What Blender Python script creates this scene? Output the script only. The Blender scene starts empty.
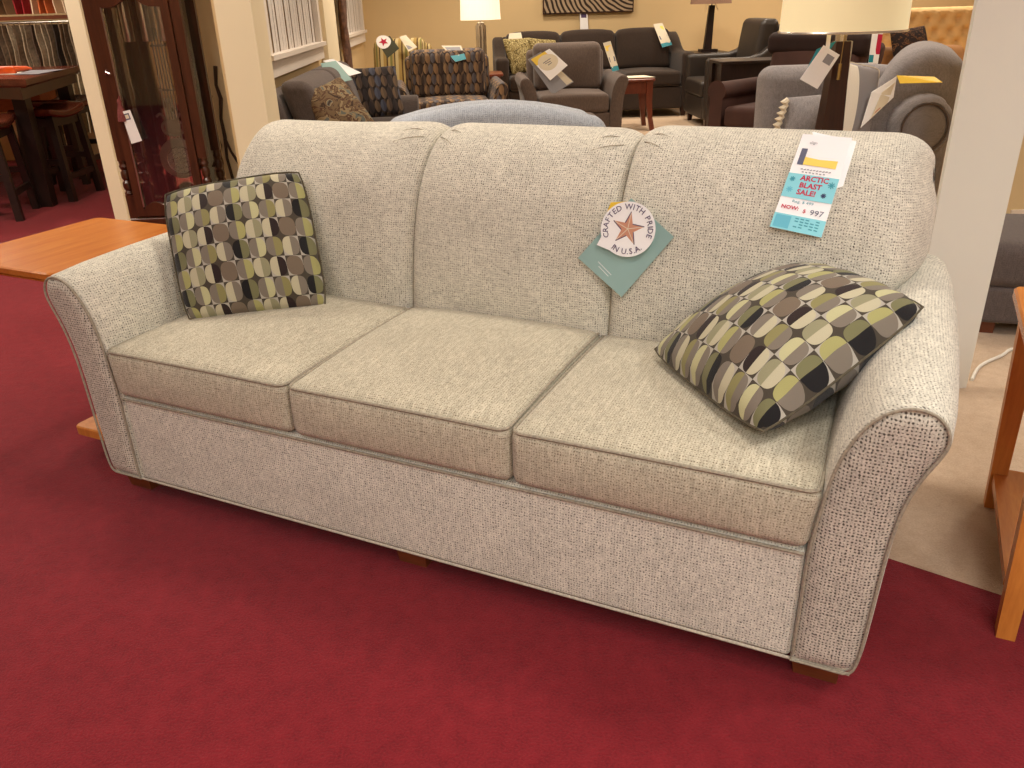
import bpy, math, random
from mathutils import Vector, Matrix
R = random.Random(7)
PI = math.pi
C = bpy.context.scene.collection

# ------------------------------------------------------------------ colour / nodes
def lin(c):
    f = lambda v: v/12.92 if v <= .04045 else ((v+.055)/1.055)**2.4
    return tuple(f(x/255.) for x in c) + (1.,)

class NT:
    def __init__(s, name):
        s.m = bpy.data.materials.new(name); s.m.use_nodes = True
        s.t = s.m.node_tree; s.n = s.t.nodes; s.n.clear()
        s.out = s.n.new('ShaderNodeOutputMaterial'); s.b = s.n.new('ShaderNodeBsdfPrincipled')
        s.t.links.new(s.b.outputs[0], s.out.inputs[0])
    def lk(s, a, b): s.t.links.new(a, b)
    def put(s, sock, v):
        if hasattr(v, 'is_output'): s.lk(v, sock)
        else: sock.default_value = v
    def math(s, op, a, b=0., c=0.):
        n = s.n.new('ShaderNodeMath'); n.operation = op
        s.put(n.inputs[0], a); s.put(n.inputs[1], b); s.put(n.inputs[2], c)
        return n.outputs[0]
    def mix(s, f, a, b, mode='MIX'):
        n = s.n.new('ShaderNodeMix'); n.data_type = 'RGBA'; n.blend_type = mode
        s.put(n.inputs[0], f); s.put(n.inputs[6], a); s.put(n.inputs[7], b)
        return n.outputs[2]
    def uv(s):
        n = s.n.new('ShaderNodeTexCoord'); x = s.n.new('ShaderNodeSeparateXYZ'); s.lk(n.outputs['UV'], x.inputs[0])
        return n.outputs['UV'], x.outputs[0], x.outputs[1]
    def obj(s):
        n = s.n.new('ShaderNodeTexCoord'); return n.outputs['Object']
    def noise(s, vec, sc, det=2, rough=.5, scale=None):
        if scale:
            mp = s.n.new('ShaderNodeMapping'); mp.inputs['Scale'].default_value = scale; s.lk(vec, mp.inputs[0]); vec = mp.outputs[0]
        n = s.n.new('ShaderNodeTexNoise'); n.inputs['Scale'].default_value = sc; n.inputs['Detail'].default_value = det
        n.inputs['Roughness'].default_value = rough; s.lk(vec, n.inputs['Vector']); return n.outputs[0]
    def ramp(s, f, stops, const=False):
        n = s.n.new('ShaderNodeValToRGB'); s.put(n.inputs[0], f); cr = n.color_ramp
        if const: cr.interpolation = 'CONSTANT'
        while len(cr.elements) < len(stops): cr.elements.new(.5)
        for e, (p, c) in zip(cr.elements, stops): e.position = p; e.color = c
        return n.outputs[0]
    def bump(s, h, st=.3, dist=.002):
        n = s.n.new('ShaderNodeBump'); n.inputs['Strength'].default_value = st; n.inputs['Distance'].default_value = dist
        s.lk(h, n.inputs['Height']); s.lk(n.outputs[0], s.b.inputs['Normal'])
    def done(s, col, rough=.8, metal=0., spec=.5, sheen=0.):
        s.put(s.b.inputs['Base Color'], col); s.put(s.b.inputs['Roughness'], rough)
        s.b.inputs['Metallic'].default_value = metal; s.b.inputs['Specular IOR Level'].default_value = spec
        s.b.inputs['Sheen Weight'].default_value = sheen
        return s.m

def plain(name, c, rough=.6, metal=0., spec=.5, var=.06, sc=12):
    t = NT(name); n = t.noise(t.obj(), sc, 3)
    a = lin(c); k = t.ramp(n, [(.3, tuple(x*(1-var) for x in a[:3])+(1,)), (.7, tuple(min(1, x*(1+var)) for x in a[:3])+(1,))])
    return t.done(k, rough, metal, spec)

def weave(name, base, dark, pu=.0075, pv=.0075, amt=.8, thr=.35, streak=.0, rough=.92):
    """tweed: rows of dark specks between light yarns"""
    t = NT(name); uvv, u, v = t.uv()
    wob = t.noise(uvv, 60, 2); u2 = t.math('ADD', u, t.math('MULTIPLY', t.math('SUBTRACT', wob, .5), .004))
    v2 = t.math('ADD', v, t.math('MULTIPLY', t.math('SUBTRACT', t.noise(uvv, 45, 2), .5), .003))
    row = t.math('FLOOR', t.math('DIVIDE', v2, pv))
    off = t.math('MULTIPLY', t.math('MODULO', t.math('ABSOLUTE', row), 2.), .12)
    cu = t.math('COSINE', t.math('MULTIPLY', t.math('ADD', t.math('DIVIDE', u2, pu), off), 2*PI))
    cv = t.math('COSINE', t.math('MULTIPLY', t.math('ADD', t.math('DIVIDE', v2, pv), .5), 2*PI))
    s = t.math('ADD', t.math('MULTIPLY', cu, .5), t.math('MULTIPLY', cv, .5))
    rnd = t.noise(uvv, 170, 2, .6); rn2 = t.noise(uvv, 1, 2, .6, (60, 210, 1))
    s = t.math('ADD', s, t.math('MULTIPLY', t.math('SUBTRACT', rnd, .5), 3.0))
    s = t.math('ADD', s, t.math('MULTIPLY', t.math('SUBTRACT', rn2, .5), 1.5))
    n = t.n.new('ShaderNodeMapRange'); n.interpolation_type = 'SMOOTHSTEP'
    t.lk(s, n.inputs[0]); n.inputs[1].default_value = thr; n.inputs[2].default_value = thr+.7
    fac = t.math('MULTIPLY', n.outputs[0], amt)
    lo = lin(base); l2 = tuple(min(1, x*1.16) for x in lo[:3])+(1,); l3 = tuple(x*.70 for x in lo[:3])+(1,)
    big = t.math('ADD', t.math('MULTIPLY', t.noise(uvv, 7, 4, .6), .35), t.math('MULTIPLY', t.noise(uvv, 1, 3, .6, (90, 34, 1)), .65)); fine = t.noise(uvv, 260, 2)
    b0 = t.ramp(t.math('ADD', t.math('MULTIPLY', big, .5), t.math('MULTIPLY', fine, .5)), [(.40, l3), (.60, l2)])
    if streak:
        st = t.noise(uvv, 1, 3, .6, (140, 9, 1)); b0 = t.mix(t.math('MULTIPLY', st, streak), b0, lin(dark))
    col = t.mix(fac, b0, lin(dark))
    t.bump(t.math('ADD', t.math('MULTIPLY', n.outputs[0], -1.), t.math('MULTIPLY', fine, .5)), .35, .0015)
    return t.done(col, rough, 0, .25, .15)

def wood(name, a, b, rough=.3, scale=(3, 30, 30), spec=.5):
    t = NT(name); o = t.obj(); n = t.noise(o, 1.2, 5, .6, scale); f = t.noise(o, 6, 3, .6, scale)
    k = t.ramp(t.math('ADD', t.math('MULTIPLY', n, .65), t.math('MULTIPLY', f, .35)), [(.35, lin(a)), (.65, lin(b))])
    return t.done(k, rough, 0, spec)

def ovals(name, cw, ch, A, B, bg, light, rough=.85, power=2.6, stagger=0.):
    """fabric of split ovals in rows; A, B = eight half colours for odd and even rows"""
    t = NT(name); uvv, u, v = t.uv()
    y = t.math('DIVIDE', v, ch); iy = t.math('FLOOR', y)
    par = t.math('MODULO', t.math('ADD', iy, 64.), 2.)
    x = t.math('ADD', t.math('DIVIDE', u, cw), t.math('MULTIPLY', par, stagger)); ix = t.math('FLOOR', x)
    fx = t.math('SUBTRACT', t.math('FRACT', t.math('ADD', x, 64.)), .5); fy = t.math('SUBTRACT', t.math('FRACT', t.math('ADD', y, 64.)), .5)
    ax = t.math('POWER', t.math('MULTIPLY', t.math('ABSOLUTE', fx), 2.05), power)
    ay = t.math('POWER', t.math('MULTIPLY', t.math('ABSOLUTE', fy), 2.08), power)
    inside = t.math('LESS_THAN', t.math('ADD', ax, ay), 1.)
    half = t.math('GREATER_THAN', fx, 0.)
    idx = t.math('DIVIDE', t.math('ADD', t.math('ADD', t.math('MULTIPLY', t.math('MODULO', t.math('ADD', ix, 64.), 4.), 2.), half), .5), 8.)
    ra = t.ramp(idx, [(i/8., lin(c)) for i, c in enumerate(A)], True)
    rb = t.ramp(idx, [(i/8., lin(c)) for i, c in enumerate(B)], True)
    c1 = t.mix(par, ra, rb)
    tri = t.math('LESS_THAN', t.math('MULTIPLY', fx, fy), 0.)
    tri = t.math('MULTIPLY', tri, t.math('LESS_THAN', t.math('MODULO', t.math('ADD', ix, t.math('ADD', iy, 64.)), 3.), 2.))
    b = t.mix(tri, lin(bg), lin(light))
    col = t.mix(inside, b, c1)
    ft = t.noise(uvv, 420, 2); col = t.mix(t.math('MULTIPLY', ft, .5), col, (0.02, 0.016, 0.012, 1))
    t.bump(t.math('ADD', inside, ft), .25, .002)
    return t.done(col, rough, 0, .25, .1)

def stripes(name, stops, period, axis='u', rough=.9, wob=0.):
    t = NT(name); uvv, u, v = t.uv(); w = u if axis == 'u' else v
    if wob: w = t.math('ADD', w, t.math('MULTIPLY', t.noise(uvv, 9, 2), wob))
    f = t.math('FRACT', t.math('ADD', t.math('DIVIDE', w, period), 32.))
    col = t.ramp(f, [(p, lin(c)) for p, c in stops], True)
    return t.done(t.mix(t.math('MULTIPLY', t.noise(uvv, 250, 2), .3), col, (0.03, 0.025, 0.02, 1)), rough, 0, .2)

def blotch(name, stops, sc=14, dist=2., rough=.85):
    t = NT(name); uvv, u, v = t.uv()
    n = t.n.new('ShaderNodeTexNoise'); n.inputs['Scale'].default_value = sc; n.inputs['Detail'].default_value = 3; n.inputs['Distortion'].default_value = dist
    t.lk(uvv, n.inputs['Vector'])
    return t.done(t.ramp(n.outputs[0], [(p, lin(c)) for p, c in stops], True), rough, 0, .25)

M = {}
TW = (208, 203, 187); TD = (56, 50, 42)
M['tweed'] = weave('tweed_upholstery', TW, TD, .0064, .0064, .95, .42)
M['tweed_arm'] = weave('tweed_arm_upholstery', (206, 201, 184), TD, .0068, .0070, .95, .45)
M['tweed_seat'] = weave('tweed_seat_upholstery', (206, 198, 174), (98, 86, 64), .0058, .0058, .85, .38, .5)
M['tweed_panel'] = weave('tweed_panel_upholstery', (194, 186, 170), (58, 50, 42), .0066, .0066, .92, .15)
M['piping'] = plain('piping_cord', (150, 141, 122), .9, var=.25, sc=160)
M['welt'] = plain('rail_welt', (176, 166, 148), .9, var=.25, sc=200)
# cloth for the two scatter pillows
BL, OL, GR, YE, OY, CR, TA, DB, GG, PY = (16, 16, 20), (126, 124, 86), (134, 124, 110), (178, 174, 112), (150, 143, 92), (204, 196, 164), (126, 110, 92), (42, 28, 27), (158, 154, 120), (204, 200, 152)
M['pillow'] = ovals('split_oval_pillow_fabric', 1., 1., [BL, OL, GR, PY, GR, OY, CR, GR], [GR, YE, CR, GG, CR, DB, TA, TA], (74, 66, 54), (186, 180, 166))
M['ogee'] = ovals('oval_patterned_chair_fabric', .046, .09, [(116, 112, 116), (100, 96, 102), (166, 132, 96), (150, 118, 86), (84, 70, 64), (70, 58, 54), (170, 140, 104), (128, 104, 84)], [(166, 132, 96), (150, 118, 86), (110, 106, 112), (92, 88, 96), (160, 130, 98), (120, 96, 78), (76, 64, 60), (96, 84, 78)], (58, 46, 42), (130, 106, 84), stagger=.5, power=1.7)
M['ogee_dark'] = ovals('oval_patterned_dark_pillow_fabric', .050, .10, [(84, 88, 104), (70, 72, 88), (120, 98, 76), (100, 82, 66), (50, 44, 46), (46, 40, 42), (118, 96, 76), (84, 70, 60)], [(118, 96, 76), (96, 78, 62), (84, 88, 104), (66, 68, 84), (110, 90, 70), (84, 68, 58), (50, 44, 46), (58, 50, 50)], (30, 25, 26), (74, 62, 56), stagger=.5, power=1.7)
M['camo'] = blotch('leafy_pillow_fabric', [(0, (62, 46, 36)), (.38, (110, 90, 66)), (.45, (84, 60, 44)), (.51, (138, 120, 90)), (.58, (92, 96, 90)), (.66, (66, 50, 40))], 9, 2.2)
M['floral_tan'] = blotch('floral_pillow_fabric', [(0, (92, 78, 46)), (.42, (140, 124, 78)), (.48, (186, 172, 124)), (.53, (108, 92, 52)), (.6, (150, 132, 84)), (.68, (88, 72, 44))], 20, 1.5)
M['floral_dark'] = blotch('dark_floral_pillow_fabric', [(0, (30, 18, 14)), (.52, (110, 72, 40)), (.56, (34, 20, 16)), (.64, (120, 80, 44)), (.68, (30, 18, 14))], 12, 2.5)
M['striped'] = stripes('striped_chair_fabric', [(0, (170, 142, 84)), (.2, (94, 70, 42)), (.3, (190, 168, 112)), (.45, (128, 124, 72)), (.6, (176, 150, 96)), (.72, (80, 60, 40)), (.8, (200, 180, 130))], .16)
M['striped_pillow'] = stripes('banded_pillow_fabric', [(0, (236, 228, 212)), (.28, (142, 138, 140)), (.75, (236, 226, 206))], .36)
M['greybrown'] = weave('grey_brown_upholstery', (104, 90, 82), (66, 55, 50), .009, .009, .4, .4)
M['grey_l'] = weave('charcoal_brown_sofa_upholstery', (92, 82, 78), (56, 48, 46), .009, .009, .4, .4)
M['espresso'] = weave('dark_brown_upholstery', (54, 42, 34), (30, 23, 18), .009, .009, .5, .4)
M['chocolate'] = plain('chocolate_suede', (72, 48, 42), .75, spec=.3, var=.18, sc=7)
M['chocolate_dark'] = plain('near_black_suede', (44, 29, 26), .75, spec=.3, var=.12)
M['blackish'] = plain('black_leather', (44, 37, 32), .45, var=.1)
M['bluegrey'] = weave('blue_grey_upholstery', (176, 182, 190), (112, 118, 130), .008, .008, .7, .2)
M['warmgrey'] = weave('mid_grey_upholstery', (146, 142, 144), (90, 88, 94), .008, .008, .5, .3)
M['tan_velvet'] = plain('tan_velvet', (206, 168, 112), .8, var=.06)
M['tan_brown'] = plain('tan_brown_cloth', (150, 106, 62), .85)
M['oak'] = wood('honey_oak_finish', (172, 96, 36), (194, 120, 50), .26, (30, 3, 30))
M['oak2'] = wood('honey_oak_stand', (178, 106, 42), (206, 134, 60), .4, (20, 20, 2.5))
M['foot'] = wood('walnut_foot_wood', (92, 46, 22), (116, 60, 30), .5)
M['mahog'] = wood('mahogany_wood', (56, 29, 17), (86, 47, 29), .28, (25, 25, 2))
M['mahog_d'] = wood('dark_mahogany_wood', (40, 17, 10), (62, 28, 16), .3, (25, 25, 2))
M['cherry'] = wood('cherry_wood', (92, 42, 26), (120, 58, 36), .35, (20, 20, 3))
M['blackwood'] = wood('black_stained_wood', (26, 18, 16), (44, 30, 26), .35, (20, 20, 3))
M['stoolseat'] = wood('dark_red_brown_seat_wood', (70, 30, 20), (104, 50, 32), .25, (3, 20, 20))
M['orange'] = plain('orange_plastic', (214, 84, 26), .4)
M['chestwood'] = wood('orange_chest_wood', (160, 88, 36), (190, 114, 54), .5, (4, 20, 20))
M['white'] = plain('white_card', (250, 250, 250), .5, var=.01)
M['cream'] = plain('cream_card', (226, 216, 192), .6, var=.03)
M['cream2'] = plain('cream_trim_cloth', (228, 218, 196), .85, var=.05)
M['aqua'] = plain('aqua_card', (136, 214, 226), .5, var=.02)
M['aqua_d'] = plain('darker_aqua_print', (96, 186, 208), .5, var=.02)
M['teal'] = plain('teal_card', (26, 140, 156), .5, var=.03)
M['snow'] = plain('teal_print', (52, 150, 168), .5)
M['navy'] = plain('navy_print', (38, 48, 92), .5)
M['slate'] = plain('slate_print', (92, 96, 120), .5)
M['red'] = plain('crimson_print', (190, 28, 68), .5, var=.02)
M['pinkred'] = plain('faint_red_print', (214, 128, 140), .5, var=.02)
M['yellow'] = plain('yellow_card', (244, 208, 62), .5, var=.02)
M['yellow_p'] = plain('pale_yellow_print', (250, 218, 96), .5, var=.02)
M['greyp'] = plain('grey_print', (150, 150, 156), .6)
M['greencard'] = plain('sage_green_glossy_card', (148, 180, 176), .28, spec=.6, var=.05, sc=8)
M['darkgreen'] = plain('dark_green_card', (64, 66, 50), .5)
M['copper'] = plain('copper_print', (206, 148, 120), .45, var=.05)
M['plum'] = plain('dark_purple_print', (74, 60, 100), .5)
M['brass'] = plain('dull_brass', (176, 150, 96), .3, 1.)
M['silver'] = plain('brushed_silver', (196, 190, 182), .28, 1., var=.1)
M['pewter'] = plain('pewter_disc', (134, 124, 110), .45, .3, var=.12)
M['steel'] = plain('bright_lamp_metal', (214, 208, 200), .25, .9)
M['iron'] = plain('dark_iron', (52, 30, 22), .5)
M['cord'] = plain('black_cord', (28, 24, 22), .6)
M['tassel'] = plain('dusty_rose_tassel', (124, 62, 58), .9, var=.3, sc=90)
M['wcord'] = plain('white_cord', (220, 214, 200), .6)
M['outlet'] = plain('outlet_plate', (222, 206, 186), .5)

def wallm(name, c):
    t = NT(name); n = t.noise(t.obj(), 2.2, 4); a = lin(c)
    t.bump(t.noise(t.obj(), 120, 2), .08, .002)
    return t.done(t.ramp(n, [(.3, tuple(x*.965 for x in a[:3])+(1,)), (.7, a)]), .85, 0, .25)
M['wall'] = wallm('warm_tan_wall', (214, 188, 142))
M['wall_l'] = wallm('cream_wall', (234, 220, 188))
M['column'] = wallm('white_painted_panel', (222, 220, 208))
M['trim'] = wallm('white_trim_paint', (226, 216, 204))
M['ceil'] = wallm('ceiling_paint', (228, 220, 204))

def carpet(name, a, b, hue=None, bs=.5):
    t = NT(name); o = t.obj(); big = t.noise(o, 3.2, 5, .65); f = t.noise(o, 190, 3, .7); mid = t.noise(o, 26, 3, .6)
    s = t.math('ADD', t.math('ADD', t.math('MULTIPLY', big, .22), t.math('MULTIPLY', f, .5)), t.math('MULTIPLY', mid, .28))
    t.bump(t.math('ADD', f, t.math('MULTIPLY', mid, .7)), bs, .006)
    return t.done(t.ramp(s, [(.36, lin(a)), (.64, lin(b))]), .95, 0, .1, .1)
M['red_carpet'] = carpet('burgundy_carpet', (96, 17, 24), (128, 29, 36))
M['tan_carpet'] = carpet('taupe_carpet', (172, 148, 122), (200, 176, 150))

def glass(name):
    t = NT(name); t.n.remove(t.b)
    a = t.n.new('ShaderNodeBsdfTransparent'); g = t.n.new('ShaderNodeBsdfGlossy'); g.inputs['Roughness'].default_value = .02
    fr = t.n.new('ShaderNodeFresnel'); fr.inputs[0].default_value = 1.5; mx = t.n.new('ShaderNodeMixShader')
    a.inputs[0].default_value = (.98, .98, .97, 1); g.inputs[0].default_value = (1, 1, 1, 1)
    t.lk(t.math('ADD', fr.outputs[0], .03), mx.inputs[0]); t.lk(a.outputs[0], mx.inputs[1]); t.lk(g.outputs[0], mx.inputs[2]); t.lk(mx.outputs[0], t.out.inputs[0])
    return t.m
M['glass'] = glass('clear_pane_glass')
def shade(name, c, e, s):
    t = NT(name); m = t.done(lin(c), .8, 0, .2); t.b.inputs['Emission Color'].default_value = lin(e); t.b.inputs['Emission Strength'].default_value = s
    return m
M['shade_on'] = shade('lit_pleated_shade', (240, 228, 205), (255, 236, 206), .95)
M['shade_big'] = shade('lit_drum_shade', (226, 210, 170), (246, 226, 176), .5)
M['shade_dim'] = shade('taupe_shade', (150, 120, 100), (150, 110, 90), .12)
def blinds(name):
    t = NT(name); o = t.n.new('ShaderNodeTexCoord'); x = t.n.new('ShaderNodeSeparateXYZ'); t.lk(o.outputs['Object'], x.inputs[0])
    return t.done(t.ramp(t.math('FRACT', t.math('DIVIDE', x.outputs[1], .13)), [(0, lin((206, 196, 184))), (.5, lin((216, 208, 198))), (.9, lin((150, 130, 104)))]), .6)
M['slat'] = plain('blind_slat', (214, 208, 202), .6, var=.05, sc=4)
M['tan_backing'] = plain('tan_window_backing', (126, 100, 62), .8)  # flat tan sheet seen in the gaps between the slats
M['art'] = None
t = NT('swirled_metal_art'); uvv, u, v = t.uv()
wv = t.n.new('ShaderNodeTexWave'); wv.wave_type = 'RINGS'; wv.rings_direction = 'SPHERICAL'; wv.inputs['Scale'].default_value = 5.5; wv.inputs['Distortion'].default_value = 3.5; wv.inputs['Detail'].default_value = 1; wv.inputs['Detail Scale'].default_value = .8
mp = t.n.new('ShaderNodeMapping'); mp.inputs['Location'].default_value = (-.62, -.5, 0); mp.inputs['Scale'].default_value = (1, 1.2, 1); t.lk(uvv, mp.inputs[0]); t.lk(mp.outputs[0], wv.inputs['Vector'])
M['art'] = t.done(t.ramp(wv.outputs[0], [(.35, lin((52, 40, 32))), (.55, lin((178, 158, 132)))]), .4, .3)

# ------------------------------------------------------------------ mesh building
class MB:
    def __init__(s): s.v = []; s.f = []; s.u = []; s.mi = []; s.mats = []
    def add(s, vs, fs, uvs=None, mat=None):
        k = len(s.v); s.v += [tuple(p) for p in vs]
        if mat is not None and mat not in s.mats: s.mats.append(mat)
        mi = s.mats.index(mat) if mat is not None else 0
        for i, f in enumerate(fs):
            s.f.append([k+a for a in f]); s.mi.append(mi)
            if uvs: s.u.append(uvs[i])
            else:
                P = [Vector(vs[a]) for a in f]; n = (P[1]-P[0]).cross(P[-1]-P[0]); a = [abs(q) for q in n]
                ax = a.index(max(a)); s.u.append([(p[1], p[2]) if ax == 0 else (p[0], p[2]) if ax == 1 else (p[0], p[1]) for p in P])
        return s
    def box(s, x0, x1, y0, y1, z0, z1, mat=None):
        v = [(x, y, z) for x in (x0, x1) for y in (y0, y1) for z in (z0, z1)]
        return s.add(v, [(0, 1, 3, 2), (4, 6, 7, 5), (0, 4, 5, 1), (2, 3, 7, 6), (0, 2, 6, 4), (1, 5, 7, 3)], mat=mat)
    def hexa(s, bot, top, mat=None):      # two quads of four points
        return s.add(list(bot)+list(top), [(3, 2, 1, 0), (4, 5, 6, 7), (0, 1, 5, 4), (1, 2, 6, 5), (2, 3, 7, 6), (3, 0, 4, 7)], mat=mat)
    def prism(s, poly, z0, z1, ax='z', mat=None):
        n = len(poly)
        m = {'z': lambda p, h: (p[0], p[1], h), 'y': lambda p, h: (p[0], h, p[1]), 'x': lambda p, h: (h, p[0], p[1])}[ax]
        v = [m(p, z0) for p in poly]+[m(p, z1) for p in poly]
        return s.add(v, [tuple(range(n-1, -1, -1)), tuple(range(n, 2*n))]+[(i, (i+1) % n, n+(i+1) % n, n+i) for i in range(n)], mat=mat)
    def rings(s, rs, caps=True, closed=True, uvs=None, mat=None, flip=False):
        n = len(rs[0]); v = [p for r in rs for p in r]; f = []; u = []
        L = [[0.] for _ in rs]
        for k, r in enumerate(rs):
            for i in range(n): L[k].append(L[k][-1]+(Vector(r[(i+1) % n])-Vector(r[i])).length)
        acc = [0.]
        for k in range(1, len(rs)): acc.append(acc[-1]+max((Vector(rs[k][i])-Vector(rs[k-1][i])).length for i in (0, n//4, n//2, (3*n)//4)))
        for k in range(len(rs)-1):
            for i in range(n if closed else n-1):
                j = (i+1) % n
                q = (k*n+i, k*n+j, (k+1)*n+j, (k+1)*n+i); w = [(L[k][i], acc[k]), (L[k][i+1], acc[k]), (L[k+1][i+1], acc[k+1]), (L[k+1][i], acc[k+1])]
                f.append(q[::-1] if flip else q); u.append(w[::-1] if flip else w)
        if caps:
            for r, rev in ((0, True), (len(rs)-1, False)):
                c = tuple(r*n+i for i in range(n)); c = c[::-1] if rev != flip else c
                P = [Vector(v[a]) for a in c]; ax = 0
                nn = Vector((0, 0, 0))
                for i in range(len(P)): nn += P[i].cross(P[(i+1) % len(P)])
                a = [abs(q) for q in nn]; ax = a.index(max(a))
                f.append(c); u.append([(p[1], p[2]) if ax == 0 else (p[0], p[2]) if ax == 1 else (p[0], p[1]) for p in P])
        return s.add(v, f, u, mat)
    def tube(s, pts, r, n=8, closed=False, mat=None):
        P = [Vector(p) for p in pts]; rs = []; m = len(P); up = Vector((0, 0, 1)); prev = None
        for i in range(m):
            a = P[i-1] if (i > 0 or closed) else P[0]; b = P[(i+1) % m] if (i < m-1 or closed) else P[-1]
            d = (b-a).normalized()
            x = (prev - d*prev.dot(d)) if prev is not None else (up.cross(d) if abs(d.z) < .95 else Vector((1, 0, 0)).cross(d))
            if x.length < 1e-6: x = Vector((1, 0, 0)).cross(d)
            x.normalize(); prev = x; y = d.cross(x); rr = r[i] if isinstance(r, (list, tuple)) else r
            rs.append([P[i]+x*rr*math.cos(2*PI*k/n)+y*rr*math.sin(2*PI*k/n) for k in range(n)])
        if closed: rs.append(rs[0]); return s.rings(rs, False, mat=mat)
        return s.rings(rs, True, mat=mat)
    def lathe(s, prof, n=24, c=(0, 0, 0), mat=None, ax='z'):
        rs = []
        for r, h in prof:
            ring = []
            for k in range(n):
                a = 2*PI*k/n; p = (r*math.cos(a), r*math.sin(a), h)
                if ax == 'y': p = (r*math.cos(a), h, -r*math.sin(a))
                ring.append((c[0]+p[0], c[1]+p[1], c[2]+p[2]))
            rs.append(ring)
        return s.rings(rs, True, mat=mat)
    def rbox(s, w, d, h, r, n=8, fn=None, mat=None, c=(0, 0, 0), bias=None):
        """rounded box centred on x,y with its bottom at z=0, then bent by fn"""
        hx, hy, hz = w/2., d/2., h/2.; r = min(r, hx*.999, hy*.999, hz*.999)
        def ticks(H):
            m = 4; e = [H-r*(1-math.tan(PI/4*i/m)) for i in range(m+1)]
            inner = [-(H-r)+2*(H-r)*i/n for i in range(1, n)]
            return [-x for x in e[::-1]]+inner+e
        T = [ticks(hx), ticks(hy), ticks(hz)]; H = (hx, hy, hz); idx = {}; vs = []; fs = []; us = []
        def vert(p):
            key = tuple(round(q, 6) for q in p)
            if key not in idx:
                q = Vector([max(-(H[i]-r), min(H[i]-r, p[i])) for i in range(3)]); dd = Vector(p)-q
                if dd.length > 1e-9: dd = dd.normalized()*r
                q = q+dd; q.z += hz
                if fn: q = Vector(fn(q.x, q.y, q.z))
                idx[key] = len(vs); vs.append((q.x+c[0], q.y+c[1], q.z+c[2]))
            return idx[key]
        for ax in range(3):
            a, b = [(1, 2), (2, 0), (0, 1)][ax]
            for sg in (-1, 1):
                for i in range(len(T[a])-1):
                    for j in range(len(T[b])-1):
                        q = []; uu = []
                        for (ii, jj) in ((i, j), (i+1, j), (i+1, j+1), (i, j+1)):
                            p = [0, 0, 0]; p[ax] = sg*H[ax]; p[a] = T[a][ii]; p[b] = T[b][jj]; q.append(vert(p))
                            uu.append((p[1]+sg*.37, p[2]) if ax == 0 else (p[0], p[2]) if ax == 1 else (p[0], p[1]+sg*.21))
                        if sg < 0: q = q[::-1]; uu = uu[::-1]
                        if len(set(q)) == 4: fs.append(q); us.append(uu)
        return s.add(vs, fs, us, mat)
    def build(s, name, mat=None, parent=None, smooth=True, angle=40):
        me = bpy.data.meshes.new(name); me.from_pydata(s.v, [], s.f); me.update()
        mats = s.mats if s.mats else [mat]
        for m in mats: me.materials.append(m)
        if s.mats: me.polygons.foreach_set('material_index', s.mi)
        uvl = me.uv_layers.new(name='UVMap'); fl = []
        for u in s.u:
            for a in u: fl += [a[0], a[1]]
        uvl.data.foreach_set('uv', fl)
        if smooth:
            me.polygons.foreach_set('use_smooth', [True]*len(me.polygons)); me.set_sharp_from_angle(angle=math.radians(angle))
        o = bpy.data.objects.new(name, me); C.objects.link(o)
        if parent: o.parent = parent
        return o

def tag(o, label=None, cat=None, group=None, kind=None):
    if label: o['label'] = label
    if cat: o['category'] = cat
    if group: o['group'] = group
    if kind: o['kind'] = kind
    return o
def root(name, label, cat, loc, rz=0., group=None):
    o = bpy.data.objects.new(name, None); C.objects.link(o); o.empty_display_size = .1
    o.location = loc; o.rotation_euler = (0, 0, rz); return tag(o, label, cat, group)
def struct(o): return tag(o, kind='structure')
def copy_tree(o, label=None, loc=None, rz=None, par=None):
    c = o.copy(); C.objects.link(c)
    if par: c.parent = par
    if label: c['label'] = label
    if loc: c.location = loc
    if rz is not None: c.rotation_euler = (0, 0, rz)
    for ch in list(o.children): copy_tree(ch, par=c)
    return c
def sm(a, b, x): t = max(0., min(1., (x-a)/(b-a))); return t*t*(3-2*t)

# ------------------------------------------------------------------ the room
def poly_floor(name, pts, m, z):
    b = MB(); b.prism(pts, z-.02, z); return struct(b.build(name, m, smooth=False))
XL, XR, YB, YF = -6.5, 7.5, 11.3, -3.5
L0 = (-1.75, 3.885); L1 = (1.0, 1.59); L2 = (3.9, -.83)
poly_floor('floor_1', [(XL, YF), (XR, YF), (XR, -.83), L2, L1, L0, (-1.75, 5.5), (-1.75, 8.6), (XL, 8.6)], M['red_carpet'], 0)
poly_floor('floor_2', [L0, L1, L2, (XR, -.83), (XR, YB), (-1.75, YB)], M['tan_carpet'], .0)
def wallb(name, x0, x1, y0, y1, m, z0=0., z1=2.9):
    return struct(MB().box(x0, x1, y0, y1, z0, z1).build(name, m, smooth=False))
wallb('wall_back', -1.35, XR+.1, YB, YB+.12, M['wall'])
wallb('wall_left', -1.32, -1.2, 4.95, YB, M['wall'])
wallb('wall_right', XR, XR+.12, YF, YB, M['wall'])
wallb('wall_front', XL, XR, YF-.12, YF, M['wall'])
wallb('wall_far_left', XL-.12, XL, YF, 8.6, M['wall'])
wallb('wall_display_back', XL, -1.32, 8.55, 8.67, M['wall'])
wallb('wall_clock_back', -2.27, -1.32, 5.5, 5.6, M['wall_l'])
wallb('wall_column_left', -1.876, -1.807, 4.45, 4.475, M['wall_l'])
wallb('wall_column_center', -1.2, -1.02, 4.55, 4.85, M['wall_l'])
wallb('wall_panel_right', 1.487, 1.716, 2.5, 2.515, M['column'])
wallb('wall_outlet_side', 2.62, XR, 4.12, 4.24, M['wall'])
struct(MB().box(XL, XR, YF, YB, 2.9, 3.0).build('ceiling', M['ceil'], smooth=False))
struct(MB().box(-1.19, XR, YB-.02, YB, .002, .11).build('baseboard_back', M['trim'], smooth=False))
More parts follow.
